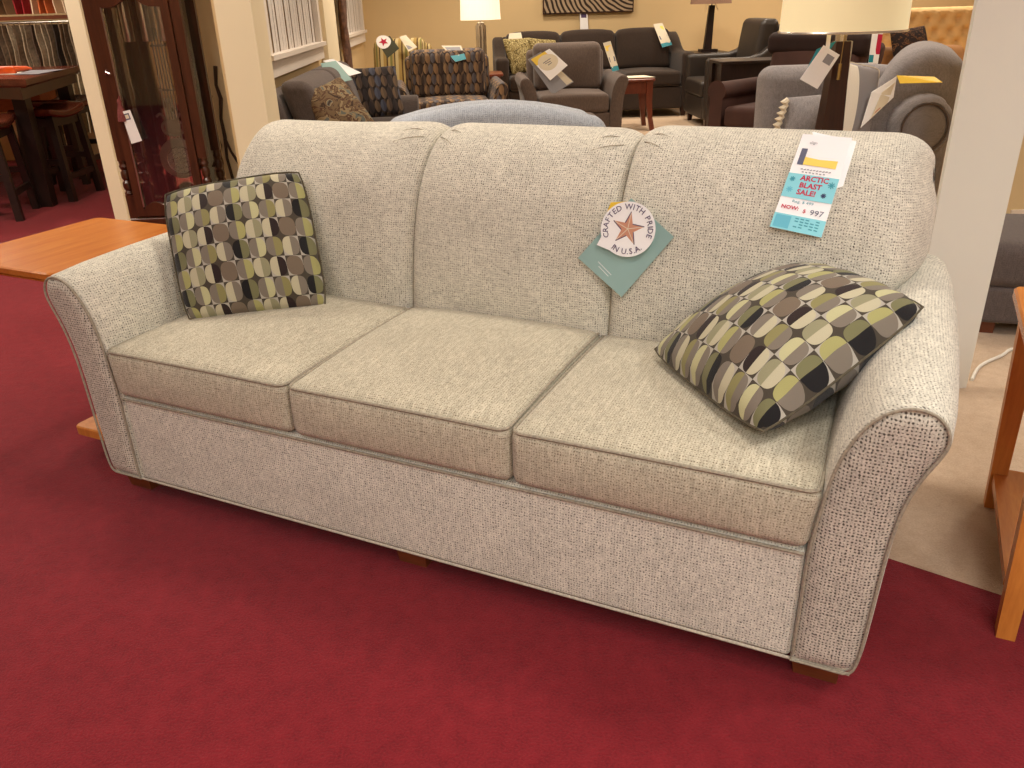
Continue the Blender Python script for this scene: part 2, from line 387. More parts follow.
struct(MB().box(2.63, XR, 4.10, 4.12, .002, .085).build('baseboard_right', M['trim'], smooth=False))
def window(name, y0, y1, zb, zt):
    t = bpy.data.objects.new(name, None); C.objects.link(t); struct(t); t.location = (-1.2, (y0+y1)/2, zb)
    h = (y1-y0)/2; H = zt-zb
    f = MB(); f.box(0, .05, -h, h, 0, .10).box(0, .05, -h, h, H-.09, H).box(0, .05, -h, -h+.09, .1, H-.09).box(0, .05, h-.09, h, .1, H-.09)
    f.box(0, .075, -h-.03, h+.03, .10, .13); f.build('window_frame', M['trim'], t, smooth=False)
    MB().box(.001, .006, -h+.09, h-.09, .13, H-.09).build('window_backing', M['tan_backing'], t, smooth=False)
    s = MB(); n = int((2*h-.2)/.105)
    for i in range(n):
        y = -h+.12+i*.105; a = .012 if i % 3 else .03
        w_ = (.092, .048, .088, .062, .094)[i % 5]; s.box(.009, .012, y, y+w_, .13, H-.09)
    s.build('blinds', M['slat'], t, smooth=False)
window('window_1', 5.45, 7.6, .89, 2.2)
window('window_2', 9.1, 11.1, .89, 2.2)
wallb('trim_1', -1.2, -1.14, 7.78, 8.5, M['wall_l'])

# ------------------------------------------------------------------ the sofa
def smooth_poly(P, k=5, closed=False):
    out = []; n = len(P); rng = range(n if closed else n-1)
    for i in rng:
        p0, p1, p2, p3 = (P[(i-1) % n], P[i], P[(i+1) % n], P[(i+2) % n]) if closed else (P[max(i-1, 0)], P[i], P[i+1], P[min(i+2, n-1)])
        for j in range(k):
            t = j/k
            out.append(tuple(.5*((2*b)+(c-a)*t+(2*a-5*b+4*c-d)*t*t+(3*b-a-3*c+d)*t**3) for a, b, c, d in zip(p0, p1, p2, p3)))
    if not closed: out.append(tuple(P[-1]))
    return out
def inset(P, d):
    n = len(P); out = []; A = sum(P[i][0]*P[(i+1) % n][1]-P[(i+1) % n][0]*P[i][1] for i in range(n))/2; s = 1 if A > 0 else -1
    for i in range(n):
        a, b, c = Vector(P[i-1]), Vector(P[i]), Vector(P[(i+1) % n]); e = (c-a)
        if e.length < 1e-9: out.append(tuple(b)); continue
        e.normalize(); nn = Vector((-e.y, e.x))*s; out.append((b.x+nn.x*d, b.y+nn.y*d))
    return out
SOFA = (-.1847, 1.6397, 0.); SRZ = -.5
sofa = root('sofa', 'large cream and grey tweed three seat sofa with flared arms on red carpet', 'sofa', SOFA, SRZ)

ARM = [(.888, .068), (.889, .20), (.890, .33), (.898, .42), (.909, .50), (.924, .556), (.947, .605), (.975, .638), (1.006, .655), (1.035, .658), (1.062, .648), (1.080, .626), (1.085, .598), (1.076, .568), (1.057, .525), (1.040, .468), (1.030, .40), (1.025, .32), (1.021, .22), (1.017, .14), (1.012, .098), (1.004, .077), (.988, .068)]
arm_s = smooth_poly(ARM, 4, False)
for sg, in ((-1,), (1,)):
    prof = [(sg*x, z) for x, z in arm_s]
    rs = []
    for y, d in [(0, .012), (.003, .005), (.010, .0)]+[(.010+.93*i/10., -.016*math.sin(PI*i/10.)**.6) for i in range(1, 10)]+[(.94, 0), (.965, .006), (.975, .02)]:
        rs.append([(x, y, z) for x, z in inset(prof, d)])
    arm = MB().rings(rs, True, flip=(sg > 0)).build('arm', M['tweed_arm'], sofa, angle=50)
    # front panel: rows of short spans across the outline
    ip = inset(prof, .006); zs = [min(q[1] for q in ip)+1e-4]; zt_ = max(q[1] for q in ip)-1e-4; K = 46
    zs = [zs[0]+(zt_-zs[0])*(1-(1-k/K)**1.25) for k in range(K+1)]; rows = []
    for z in zs:
        xs = []
        for i in range(len(ip)):
            (xa, za), (xb, zb) = ip[i-1], ip[i]
            if (za-z)*(zb-z) < 0: xs.append(xa+(xb-xa)*(z-za)/(zb-za))
        rows.append((min(xs), max(xs)))
    p = MB(); vs = []; fs = []; us = []; n = 8
    for z, (xa, xb) in zip(zs, rows):
        for i in range(n+1):
            tt = i/n; e = min((xb-xa)*min(tt, 1-tt), z-zs[0], (zs[-1]-z)*.9); vs.append((xa+(xb-xa)*tt, .003-.014*sm(0, .022, e), z))
    for k in range(K):
        for i in range(n):
            q = [k*(n+1)+i, k*(n+1)+i+1, (k+1)*(n+1)+i+1, (k+1)*(n+1)+i]; fs.append(q); us.append([(vs[a][0], vs[a][2]) for a in q])
    p.add(vs, fs, us).build('arm_front_panel', M['tweed_panel'], sofa, angle=80)
    MB().tube([(x, -.004, z) for x, z in inset(prof, .005)], .0030, 8, True).build('piping', M['piping'], arm)

# base and rail
base = MB(); base.rbox(1.776, .93, .262, .012, 10, c=(0, .468, .069), fn=lambda x, y, z: (x, y-.006*math.cos(x*1.7)*(1 if y < 0 else 0)*math.sin(PI*min(1, z/.262)), z))
rail = base.build('base_rail', M['tweed'], sofa)
w = MB(); w.tube([(-1.0+2.0*i/40, .001, .0715) for i in range(41)], .0035, 8); w.build('welt', M['welt'], rail)
w = MB(); w.tube([(-.886+1.772*i/40, .000, .324) for i in range(41)], .0035, 8); w.build('welt', M['piping'], rail)

# seat cushions
for x0, x1, dz in ((-.893, -.300, 0.), (-.299, .2845, .008), (.2850, .893, .0)):
    w_, cx = x1-x0, (x0+x1)/2; D = .60
    def crown(x, y, z, w_=w_, D=D, dz=dz, cx=cx):
        a = 1-(2*x/w_)**2; b = 1-(2*y/D)**2; a = max(a, 0); b = max(b, 0)
        t = sm(.05, .135, z)
        z2 = z+t*(.030*(a**.6)*(b**.55)+dz*sm(-.3, .1, y))
        # front face swells a little, and the arm side leans out with the arm
        if y < -.2: y -= .010*a**.5*math.sin(PI*min(1, max(0, z/.135)))
        if abs(cx) > .1 and x*cx > 0: x += math.copysign(.010, x)*sm(.02, .13, z)*sm(.2, .29, abs(x))
        return (x, y, z2)
    cu = MB().rbox(w_-.001, D, .135, .024, 14, fn=crown, c=(cx, .290, .334)).build('seat_cushion', M['tweed_seat'], sofa, angle=60)
    for zz, rr, k in ((.129, .0045, 0),):
        pts = []; hx = w_/2-.0055; hy = D/2-.002; r = .022
        for (sx, sy, a0) in ((1, 1, 0), (-1, 1, 90), (-1, -1, 180), (1, -1, 270)):
            cxx, cyy = sx*(hx-r), sy*(hy-r)
            for j in range(5):
                a = math.radians(a0+j*22.5); pts.append((cxx+r*math.cos(a), cyy+r*math.sin(a)))
        full = []
        for i, q in enumerate(pts):
            q2 = pts[(i+1) % len(pts)]; m = 8 if (Vector(q)-Vector(q2)).length > .1 else 1
            for j in range(m): full.append((q[0]+(q2[0]-q[0])*j/m, q[1]+(q2[1]-q[1])*j/m))
        P3 = []
        for q in full:
            v = crown(q[0], q[1], zz); P3.append((v[0]+cx, v[1]+.290, v[2]+.334+(0 if k else .001)))
        MB().tube(P3, rr*.85, 6, True).build('piping', M['piping'], cu)

# back: three swelling sections
BP = [(.555, .34), (.552, .42), (.550, .50), (.562, .60), (.585, .70), (.622, .80), (.665, .868), (.715, .918), (.770, .946), (.830, .957), (.885, .950), (.930, .92), (.960, .86), (.974, .76), (.976, .55), (.976, .30), (.976, .075), (.62, .075), (.556, .20)]
bp_s = smooth_poly(BP, 4, True)
XE = 1.034
for k, (x0, x1) in enumerate(((-XE, -.300), (-.300, .300), (.300, XE))):
    N = 34; rs = []
    for i in range(N+1):
        t = i/N; t = .5-.5*math.cos(PI*t) if k == 1 else (t*t*(3-2*t)*.75+t*.25); x = x0+(x1-x0)*t
        dl = x-x0; dr = x1-x; ring = []
        eL = dl/.11 if k == 0 else dl/.075; eR = dr/.11 if k == 2 else dr/.075
        gl = 1-math.sqrt(max(0, 1-(1-min(1, eL))**2)); gr = 1-math.sqrt(max(0, 1-(1-min(1, eR))**2))
        out = gl if k == 0 else gr if k == 2 else 0; seam = (gr if k == 0 else gl if k == 2 else max(gl, gr))
        # broad swell of each section
        ss = (x-x0)/(x1-x0) if k == 1 else (dr/(x1-x0) if k == 0 else dl/(x1-x0))
        bulge = .012*math.sin(PI*min(1, max(0, ss)))
        for (y, z) in bp_s:
            wf = 1-sm(.60, .93, y) if z > .3 else (1 if y < .7 else 0)
            wt = sm(.72, .95, z)
            yy = y+wf*(.040*seam*sm(.3, .55, z)+.30*out-bulge*sm(.4, .6, z)); zz = z-wt*(.038*seam+.075*out)
            if y > .9: yy -= .07*out
            zz += (.010 if k == 2 else 0)*wt*(1-out) if k == 2 else (-.010*wt*sm(0, .4, (x1-x)) if k == 0 else 0)
            xs = x
            if k != 1:
                lim = .93+.10*sm(.55, .70, z)-.02*sm(.8, .95, z); e = abs(x)
                if e > .80: xs = math.copysign(.80+(e-.80)*(lim-.80)/(XE-.80), x)
            ring.append((xs, min(yy, .976), zz))
        rs.append(ring)
    b = MB().rings(rs, True, flip=False)
    b.build('back_cushion', M['tweed'], sofa, angle=60)
sp = [(y, z) for y, z in BP[1:12]]
for xx in (-.300, .300):
    pts = smooth_poly([(xx, y+(.040*sm(.3, .55, z))*(1-sm(.60, .93, y))-.002, z-.038*sm(.72, .95, z)+.001) for y, z in sp], 4)
    MB().tube(pts, .0035, 6).build('back_seam', M['piping'], sofa)
# gathers beside the top seams, their shade drawn as thin darker tubes
for x0, s_, up_ in ((-.30, -1, 0.), (-.30, 1, 0.), (.30, -1, 0.), (.30, 1, .010)):
    for j in (0, 1):
        g = smooth_poly([(x0+s_*.010, .790-.02*j, .922+up_*.5-.006*j), (x0+s_*.030, .782-.035*j, .938+up_-.010*j), (x0+s_*.065, .765-.05*j, .947+up_-.019*j), (x0+s_*.095, .745-.06*j, .9435+up_-.022*j)], 4)
        MB().tube(g, [.0011]*(len(g)-3)+[.0006]*3, 5).build('gather_shade', M['piping'], sofa)
for (fx0, fx1, fy) in ((-1.012, -.915, .035), (-.070, .022, .035), (.885, .985, .035), (-1.0, -.91, .88), (-.05, .05, .88), (.91, 1.0, .88)):
    f = MB(); f.hexa([(fx0+.012, fy+.008, 0), (fx1-.004, fy+.008, 0), (fx1-.004, fy+.072, 0), (fx0+.012, fy+.072, 0)], [(fx0, fy, .069), (fx1, fy, .069), (fx1, fy+.08, .069), (fx0, fy+.08, .069)])
    f.build('foot', M['foot'], sofa, smooth=False)

# ------------------------------------------------------------------ flat cards with print
class Card:
    """TL, TR, BR, BL corners in the parent frame; s to the right, t down"""
    def __init__(s, TL, TR, BR, BL, parent, th=.0015):
        s.c = [Vector(p) for p in (TL, TR, BR, BL)]; s.par = parent
        s.n = (s.c[3]-s.c[0]).cross(s.c[1]-s.c[0]).normalized(); s.th = th; s.layer = 0
        s.W = (s.c[1]-s.c[0]).length; s.H = (s.c[3]-s.c[0]).length
    def P(s, a, b, h=0.):
        c = s.c; return (c[0]*(1-a)*(1-b)+c[1]*a*(1-b)+c[2]*a*b+c[3]*(1-a)*b)+s.n*h
    def body(s, name, mat):
        m = MB(); e = [(0, 0), (1, 0), (1, 1), (0, 1)]
        m.hexa([s.P(a, b, -s.th) for a, b in e], [s.P(a, b, 0) for a, b in e]); return m.build(name, mat, s.par, smooth=False)
    def patch(s, name, mat, poly, par=None, h=None):
        if h is None: s.layer += 1; h = .0003+s.layer*.00008
        v = [s.P(a, b, h) for a, b in poly]; m = MB(); m.add(v, [tuple(range(len(v)))]); return m.build(name, mat, par or s.par, smooth=False)
    def rect(s, name, mat, a0, a1, b0, b1, par=None): return s.patch(name, mat, [(a0, b0), (a1, b0), (a1, b1), (a0, b1)], par)
    def disc(s, name, mat, a, b, r, par=None, n=28):
        return s.patch(name, mat, [(a+r/s.W*math.cos(2*PI*i/n), b+r/s.H*math.sin(2*PI*i/n)) for i in range(n)], par)
    def strokes(s, name, mat, segs, wd, par=None):
        s.layer += 1; h = .0003+s.layer*.00008; m = MB()
        for (a0, b0, a1, b1) in segs:
            d = Vector(((a1-a0)*s.W, (b1-b0)*s.H)); d.normalize(); nx, ny = -d.y*wd/s.W, d.x*wd/s.H
            m.add([s.P(a0-nx, b0-ny, h), s.P(a1-nx, b1-ny, h), s.P(a1+nx, b1+ny, h), s.P(a0+nx, b0+ny, h)], [(0, 1, 2, 3)])
        return m.build(name, mat, par or s.par, smooth=False)
    def text(s, name, body, mat, a, b, size, par=None, bold=.0, rot=0., sx=1., shear=0.):
        """size = letter height in metres; (a, b) = centre of the text"""
        cu = bpy.data.curves.new('t', 'FONT'); cu.body = body; cu.size = size*1.4; cu.align_x = 'CENTER'; cu.align_y = 'CENTER'; cu.offset = bold*size; cu.resolution_u = 2; cu.shear = shear
        o = bpy.data.objects.new('t', cu); C.objects.link(o); dg = bpy.context.evaluated_depsgraph_get()
        me = bpy.data.meshes.new_from_object(o.evaluated_get(dg)); bpy.data.objects.remove(o); bpy.data.curves.remove(cu)
        s.layer += 1; h = .0003+s.layer*.00008; ca, sa = math.cos(rot), math.sin(rot)
        for v in me.vertices:
            x, y = v.co.x*sx, v.co.y; X, Y = x*ca-y*sa, x*sa+y*ca
            v.co = s.P(a+X/s.W, b-Y/s.H, h)
        me.materials.clear(); me.materials.append(mat); me.name = name
        o = bpy.data.objects.new(name, me); C.objects.link(o); o.parent = par or s.par; return o

tg = root('price_tag', 'long white and aqua sale price tag hanging on the tweed sofa back', 'price tag', SOFA, SRZ)
c = Card((.718, .700, .978), (.825, .700, .973), (.797, .584, .770), (.682, .584, .786), tg)
c.body('card', M['white'])
# clear sleeve edge peeping out at the right
Card((.735, .712, .986), (.836, .712, .972), (.818, .63, .835), (.80, .63, .835), tg).patch('sleeve', M['white'], [(0, .02), (1, .05), (1, .98), (.6, .98)], h=-.002)
c.rect('slate_block', M['slate'], .09, .21, .15, .32)
c.patch('yellow_band', M['yellow_p'], [(.21, .235), (.5, .25), (.87, .245), (.87, .325), (.21, .315)])
c.text('scribble', 'align', M['greyp'], .28, .085, .006, sx=1.1, bold=.01)
c.strokes('small_print', M['greyp'], [(.2+.062*i, .365+.004*(i % 2), .245+.062*i, .362) for i in range(10)]+[(.24+.07*i, .392, .28+.07*i, .392+.004*(i % 2)) for i in range(7)], .0012)
c.rect('aqua_band', M['aqua'], .0, 1., .415, .665)
for i, (tx, y) in enumerate((('ARCTIC', .455), ('BLAST', .528), ('SALE!', .60))): c.text('sale_lettering', tx, M['red'], (.54, .50, .46)[i], y, .0118, bold=.05, sx=1.02)
for (a, b, m, r) in ((.11, .475, 'snow', .006), (.12, .585, 'aqua_d', .007), (.89, .49, 'snow', .0075), (.80, .60, 'navy', .0055)):
    c.strokes('snowflake', M[m], [(a-r/c.W*math.cos(q), b-r/c.H*math.sin(q), a+r/c.W*math.cos(q), b+r/c.H*math.sin(q)) for q in (0, PI/4, PI/2, 3*PI/4)], .0011)
c.text('regular_price', 'Reg: $ 499', M['snow'], .46, .70, .0062, sx=1.2)
c.text('now_lettering', 'NOW:', M['red'], .25, .768, .0082, bold=.05, sx=1.12); c.text('now_lettering', '$', M['red'], .54, .782, .0085, bold=.012, sx=1.1)
c.text('sale_price', '997', M['slate'], .78, .785, .0125, sx=1.1)
c.rect('aqua_band', M['aqua'], .0, 1., .84, 1.)
c.rect('blue_print', M['aqua_d'], .04, .34, .855, .985)
c.strokes('small_print', M['snow'], [(.42+.1*(i % 5), .865+.028*(i//5), .49+.1*(i % 5), .868+.028*(i//5)) for i in range(20) if i % 7 != 3], .0013)

tg = root('hang_tag', 'sage green card with a round white star label on the tweed sofa back', 'hang tag', SOFA, SRZ)
g = Card((.346, .592, .828), (.462, .575, .745), (.344, .545, .587), (.220, .560, .673), tg); g.body('green_card', M['greencard'])
g.strokes('white_print', M['white'], [(.30, .86, .62, .875), (.36, .90, .60, .912)], .0006)
# frame for the round label: e = reading direction
ce = Vector((.350, .560, .758)); ex = Vector((.070, .0, .004)); up = Vector((-.002, .012, .066))
f = Card(ce-ex+up, ce+ex+up, ce+ex-up, ce-ex-up, tg)
pts = [(.5+.5*math.cos(math.radians(a)), .5-.5*math.sin(math.radians(a))) for a in range(-128, 197, 6)]
yb = f.patch('yellow_card', M['yellow'], [(.16, .02), (.46, .0), (.5, .4), (.03, .4)], h=-.0012)
wl = f.patch('white_label', M['white'], pts+[(-.06, .80)], h=.0003)
def star(cx, cy, r, ri, rot):
    return [(cx+(r if i % 2 == 0 else ri)/f.W*math.sin(rot+i*PI/5), cy-(r if i % 2 == 0 else ri)/f.H*math.cos(rot+i*PI/5)) for i in range(10)]
SR = math.radians(10); st = star(.5, .49, .042, .0165, SR)
f.layer = 2; sobj = f.patch('star', M['copper'], st, wl)
f.strokes('star_edge', M['plum'], [(st[i][0], st[i][1], st[(i-1) % 10][0], st[(i-1) % 10][1]) for i in range(0, 10, 2)], .0012, sobj)
f.strokes('star_ray', M['cream'], [(.5, .49, st[i][0]*.9+.05, st[i][1]*.9+.049) for i in range(0, 10, 2)], .0008, sobj)
rr = .81*.5; WD = {'I': .45, ' ': .62, '.': .42, 'W': 1.35, 'N': 1.05, 'U': 1.0}
def arc_text(word, a0, a1, turn):
    ws = [WD.get(ch, .92) for ch in word]; tot = sum(ws)-ws[0]/2-ws[-1]/2; acc = -ws[0]/2
    for ch, w_ in zip(word, ws):
        acc += w_/2; a = math.radians(a0+(a1-a0)*(acc)/tot); acc += w_/2
        if ch != ' ': f.text('letter', ch, M['plum'], .5+rr*math.cos(a), .5-rr*math.sin(a), .0140, wl, rot=a+turn, bold=.008)
arc_text('CRAFTED WITH PRIDE', 196, -16, -PI/2)
arc_text('IN U.S.A.', 232, 308, PI/2)

# ------------------------------------------------------------------ pillows
def pillow_mesh(c00, c10, c11, c01, T, mat, nu=36, nv=36, cells=None, sag=0., pinch=.035, seed=1, wr=.0, rc_=.06, ex=.45, back=.9):
    """c00 u=0,v=0 (top left) ; u to c10 ; v down to c01.  returns centre and MB around it"""
    c00, c10, c11, c01 = map(Vector, (c00, c10, c11, c01)); ctr = (c00+c10+c11+c01)/4
    nrm = ((c01+c11-c00-c10).cross(c10+c11-c00-c01)).normalized(); W = (c10-c00).length; H = (c01-c00).length
    vs = []; fs = []; us = []; rn = random.Random(seed); ph = [rn.uniform(0, 6) for _ in range(8)]
    for side in (1, -1):
        for j in range(nv+1):
            for i in range(nu+1):
                u, v = i/nu, j/nv; a, b = math.sin(PI*u), math.sin(PI*v)
                uu = u+pinch*(.5-u)*2*b*(1 if 1 else 0)*(abs(u-.5)*2)**2; vv = v+pinch*(.5-v)*2*a*(abs(v-.5)*2)**2
                k_ = 1-rc_*(abs(2*u-1)**3.5)*(abs(2*v-1)**3.5); uu = .5+(uu-.5)*k_; vv = .5+(vv-.5)*k_
                p = c00*(1-uu)*(1-vv)+c10*uu*(1-vv)+c11*uu*vv+c01*(1-uu)*vv
                th = T*.5*(max(a, 0)**ex)*(max(b, 0)**ex)
                if side < 0: th *= back
                e = (1-min(1, a*3))+(1-min(1, b*3))
                th += wr*math.sin(u*34+ph[0]+3*v)*(1-min(1, b*2.2))*min(1, a*4)*min(1, b*9)+wr*math.sin(v*31+ph[1]+2*u)*(1-min(1, a*2.2))*min(1, a*9)*min(1, b*4)
                vs.append(p+nrm*(side*th)-nrm*sag*a*b-ctr)
    K = (nu+1)*(nv+1)
    for s_ in (0, 1):
        for j in range(nv):
            for i in range(nu):
                k = s_*K+j*(nu+1)+i; q = [k, k+nu+1, k+nu+2, k+1]
                uvq = [(i/nu, j/nv), (i/nu, (j+1)/nv), ((i+1)/nu, (j+1)/nv), ((i+1)/nu, j/nv)]
                if cells: uvq = [(x*cells[0], y*cells[1]+cells[2]) for x, y in uvq]
                else: uvq = [(x*W, y*H) for x, y in uvq]
                if s_: q = q[::-1]; uvq = uvq[::-1]
                fs.append(q); us.append(uvq)
    return ctr, MB().add(vs, fs, us)
def to_world(p, base=SOFA, rz=SRZ):
    c_, s_ = math.cos(rz), math.sin(rz); return Vector((base[0]+p[0]*c_-p[1]*s_, base[1]+p[0]*s_+p[1]*c_, base[2]+p[2]))
def pillow(name, label, cat, cs, T, mat, world=False, group=None, seam=None, **k):
    cs = [Vector(c) if world else to_world(c) for c in cs]
    ctr, m = pillow_mesh(*cs, T, mat, **k); o = m.build(name, mat, None, angle=75); o.location = ctr; tag(o, label, cat, group)
    if seam:
        pc = []; n = 40; c00, c10, c11, c01 = cs; pinch = k.get('pinch', .035)
        for (A, B) in ((c00, c10), (c10, c11), (c11, c01), (c01, c00)):
            mid = (c00+c10+c11+c01)/4
            for i in range(12):
                t = i/12.; p = A.lerp(B, t); e = abs(2*t-1); inn = (mid-(A+B)/2); q = p+inn*(pinch*.5*math.sin(PI*t)**2); pc.append(mid+(q-mid)*(1-.06*e**3.5)-ctr)
        MB().tube(pc, .0026, 6, True).build('piping', seam, o)
    return o
M['pseam'] = plain('pillow_seam', (84, 76, 58), .9, var=.3, sc=60)
pillow('throw_pillow', 'upright green, black and cream patterned pillow at the left end of the tweed sofa', 'pillow',
       [(-.995, .365, .805), (-.655, .590, .850), (-.507, .452, .480), (-.822, .205, .478)], .17, M['pillow'], cells=(9, 7.4, .25), pinch=.008, seam=M['pseam'], wr=.003, rc_=.08)
A_, B_, C_, D_ = (.458, .402, .515), (.782, .055, .520), (1.036, .385, .705), (.752, .645, .690)
pillow('throw_pillow', 'oval patterned pillow lying tilted against the right arm of the tweed sofa', 'pillow',
       [B_, A_, D_, C_], .215, M['pillow'], ex=.50, cells=(10.5, 7.2, 0.), pinch=.0, seam=M['pseam'], wr=.0025, sag=-.006, rc_=.06, back=1.1)

# ------------------------------------------------------------------ oak tables either side
t = root('end_table', 'honey oak side table with a low shelf beside the left arm of the tweed sofa', 'table', SOFA, SRZ)
def rrect(x0, x1, y0, y1, r, n=5):
    o = []
    for (cx, cy, a0) in ((x1-r, y1-r, 0), (x0+r, y1-r, 90), (x0+r, y0+r, 180), (x1-r, y0+r, 270)):
        for j in range(n+1): a = math.radians(a0+90*j/n); o.append((cx+r*math.cos(a), cy+r*math.sin(a)))
    return o
b = MB(); P = rrect(-1.72, -1.235, .130, .700, .03); b.rings([[(x, y, z) for x, y in inset(P, d)] for z, d in ((.566, .020), (.570, .006), (.574, .004), (.577, .009), (.580, .0), (.596, .0), (.600, .005))])
b.build('tabletop', M['oak'], t, angle=30)
b = MB(); P = rrect(-1.31, -1.045, .118, .60, .02); b.rings([[(x, y, z) for x, y in inset(P, d)] for z, d in ((.068, .004), (.071, 0), (.096, 0), (.100, .004))]); b.build('shelf', M['oak2'], t, angle=30)
for (x, y) in ((-1.135, .50), (-1.075, .50)):
    MB().box(x, x+.03, y, y+.035, 0, .567).build('leg', M['oak2'], t, smooth=False)
MB().box(-1.135, -1.045, .50, .535, .0, .07).build('foot_rail', M['oak2'], t, smooth=False)

t = root('end_table', 'honey oak end table with square legs at the right edge beyond the sofa arm', 'table', SOFA, SRZ)
X0, X1, Y0, Y1 = 1.275, 1.80, .315, .87
for (x, y) in ((X0, Y0), (X0, Y1-.01), (X1-.05, Y0), (X1-.05, Y1-.01)):
    MB().hexa([(x+.004, y+.004, 0), (x+.040, y+.004, 0), (x+.040, y+.040, 0), (x+.004, y+.040, 0)], [(x-.02, y, .575), (x+.032, y, .575), (x+.032, y+.045, .575), (x-.02, y+.045, .575)]).build('leg', M['oak2'], t, smooth=False)
b = MB(); b.box(X0+.006, X1-.02, Y0+.085, Y1+.03, .082, .106); b.build('shelf', M['oak'], t, smooth=False)
b = MB(); P = rrect(1.232, 1.84, .27, .925, .02); b.rings([[(x, y, z) for x, y in inset(P, d)] for z, d in ((.575, .006), (.579, 0), (.597, 0), (.602, .005))]); b.build('tabletop', M['oak'], t, angle=30)
MB().box(X0+.0, X1-.02, Y0+.01, Y0+.028, .50, .575).box(X0-.01, X0+.01, Y0+.045, Y1, .50, .575).build('apron', M['oak2'], t, smooth=False)

# ------------------------------------------------------------------ camera and light
cam = bpy.data.objects.new('camera', bpy.data.cameras.new('camera')); C.objects.link(cam); bpy.context.scene.camera = cam
yaw, pit, rol = -.0479905, .4358202, -.031170798
F = Vector((-math.sin(yaw)*math.cos(pit), math.cos(yaw)*math.cos(pit), -math.sin(pit))); Rt = Vector((math.cos(yaw), math.sin(yaw), 0)); U = Rt.cross(F)
r_ = Rt*math.cos(rol)+U*math.sin(rol); u_ = -Rt*math.sin(rol)+U*math.cos(rol)
mw = Matrix.Identity(4)
for i, v in enumerate((r_, u_, -F)):
    for j in range(3): mw[j][i] = v[j]
mw.translation = Vector((0, 0, 1.27083)); cam.matrix_world = mw
cam.data.sensor_width = 36; cam.data.lens = 818.28/1024*36; cam.data.clip_start = .02

def lamp(x, y, e, size=.45, col=(1, .86, .68), z=2.86, spread=150, tgt=None):
    l = bpy.data.lights.new('ceiling_or_fill_light', 'AREA'); l.shape = 'DISK'; l.size = size; l.energy = e; l.color = col; l.spread = math.radians(spread)  # shared by the store's ceiling lights and the added fills
    o = bpy.data.objects.new('ceiling_or_fill_light', l); C.objects.link(o); o.location = (x, y, z)
    if tgt: o.rotation_euler = (Vector(tgt)-Vector((x, y, z))).to_track_quat('-Z', 'Y').to_euler()
    return o
NEU = (1, .965, .92); MID = (1, .91, .78); WARM = (1, .87, .72)
for x, y, e in ((-1.7, .5, 24), (.7, .2, 26), (-2.8, -1.6, 34)): lamp(x, y, e, .7, NEU)
for x, y, e in ((-.3, -1.6, 50), (1.8, -1.8, 46), (.3, -3.0, 44), (2.3, -2.6, 40), (-1.2, -2.8, 42)): lamp(x, y, e, .7, (.97, 1, 1))  # cool fills added behind the camera in place of shopfront daylight
for x, y, e in ((.2, 2.9, 26), (-3.4, 3.4, 56), (-1.7, 3.7, 34), (3.2, 3.4, 26)): lamp(x, y, e, .5, MID)  # the lamp nearest the clock is a fill added for its alcove
for x, y, e in ((2.5, 1.0, 46),): lamp(x, y, e, .6, NEU)  # fill added to brighten the white panel at the right
for x, y, e in ((-.3, 5.6, 36), (2.4, 5.4, 36), (-4.2, 6.9, 56), (-3.0, 5.4, 30), (-.3, 8.6, 52), (2.2, 8.6, 52), (5.0, 6.6, 60), (5.2, 9.6, 66), (.8, 10.2, 36), (3.4, 10.2, 30)): lamp(x, y, e, .4, WARM)
w = bpy.data.worlds.new('world'); bpy.context.scene.world = w; w.use_nodes = True
w.node_tree.nodes['Background'].inputs[0].default_value = (1, .94, .86, 1); w.node_tree.nodes['Background'].inputs[1].default_value = .2
vs = bpy.context.scene.view_settings; vs.view_transform = 'Standard'; vs.look = 'None'; vs.exposure = -.34; vs.gamma = 1.; vs.use_curve_mapping = False

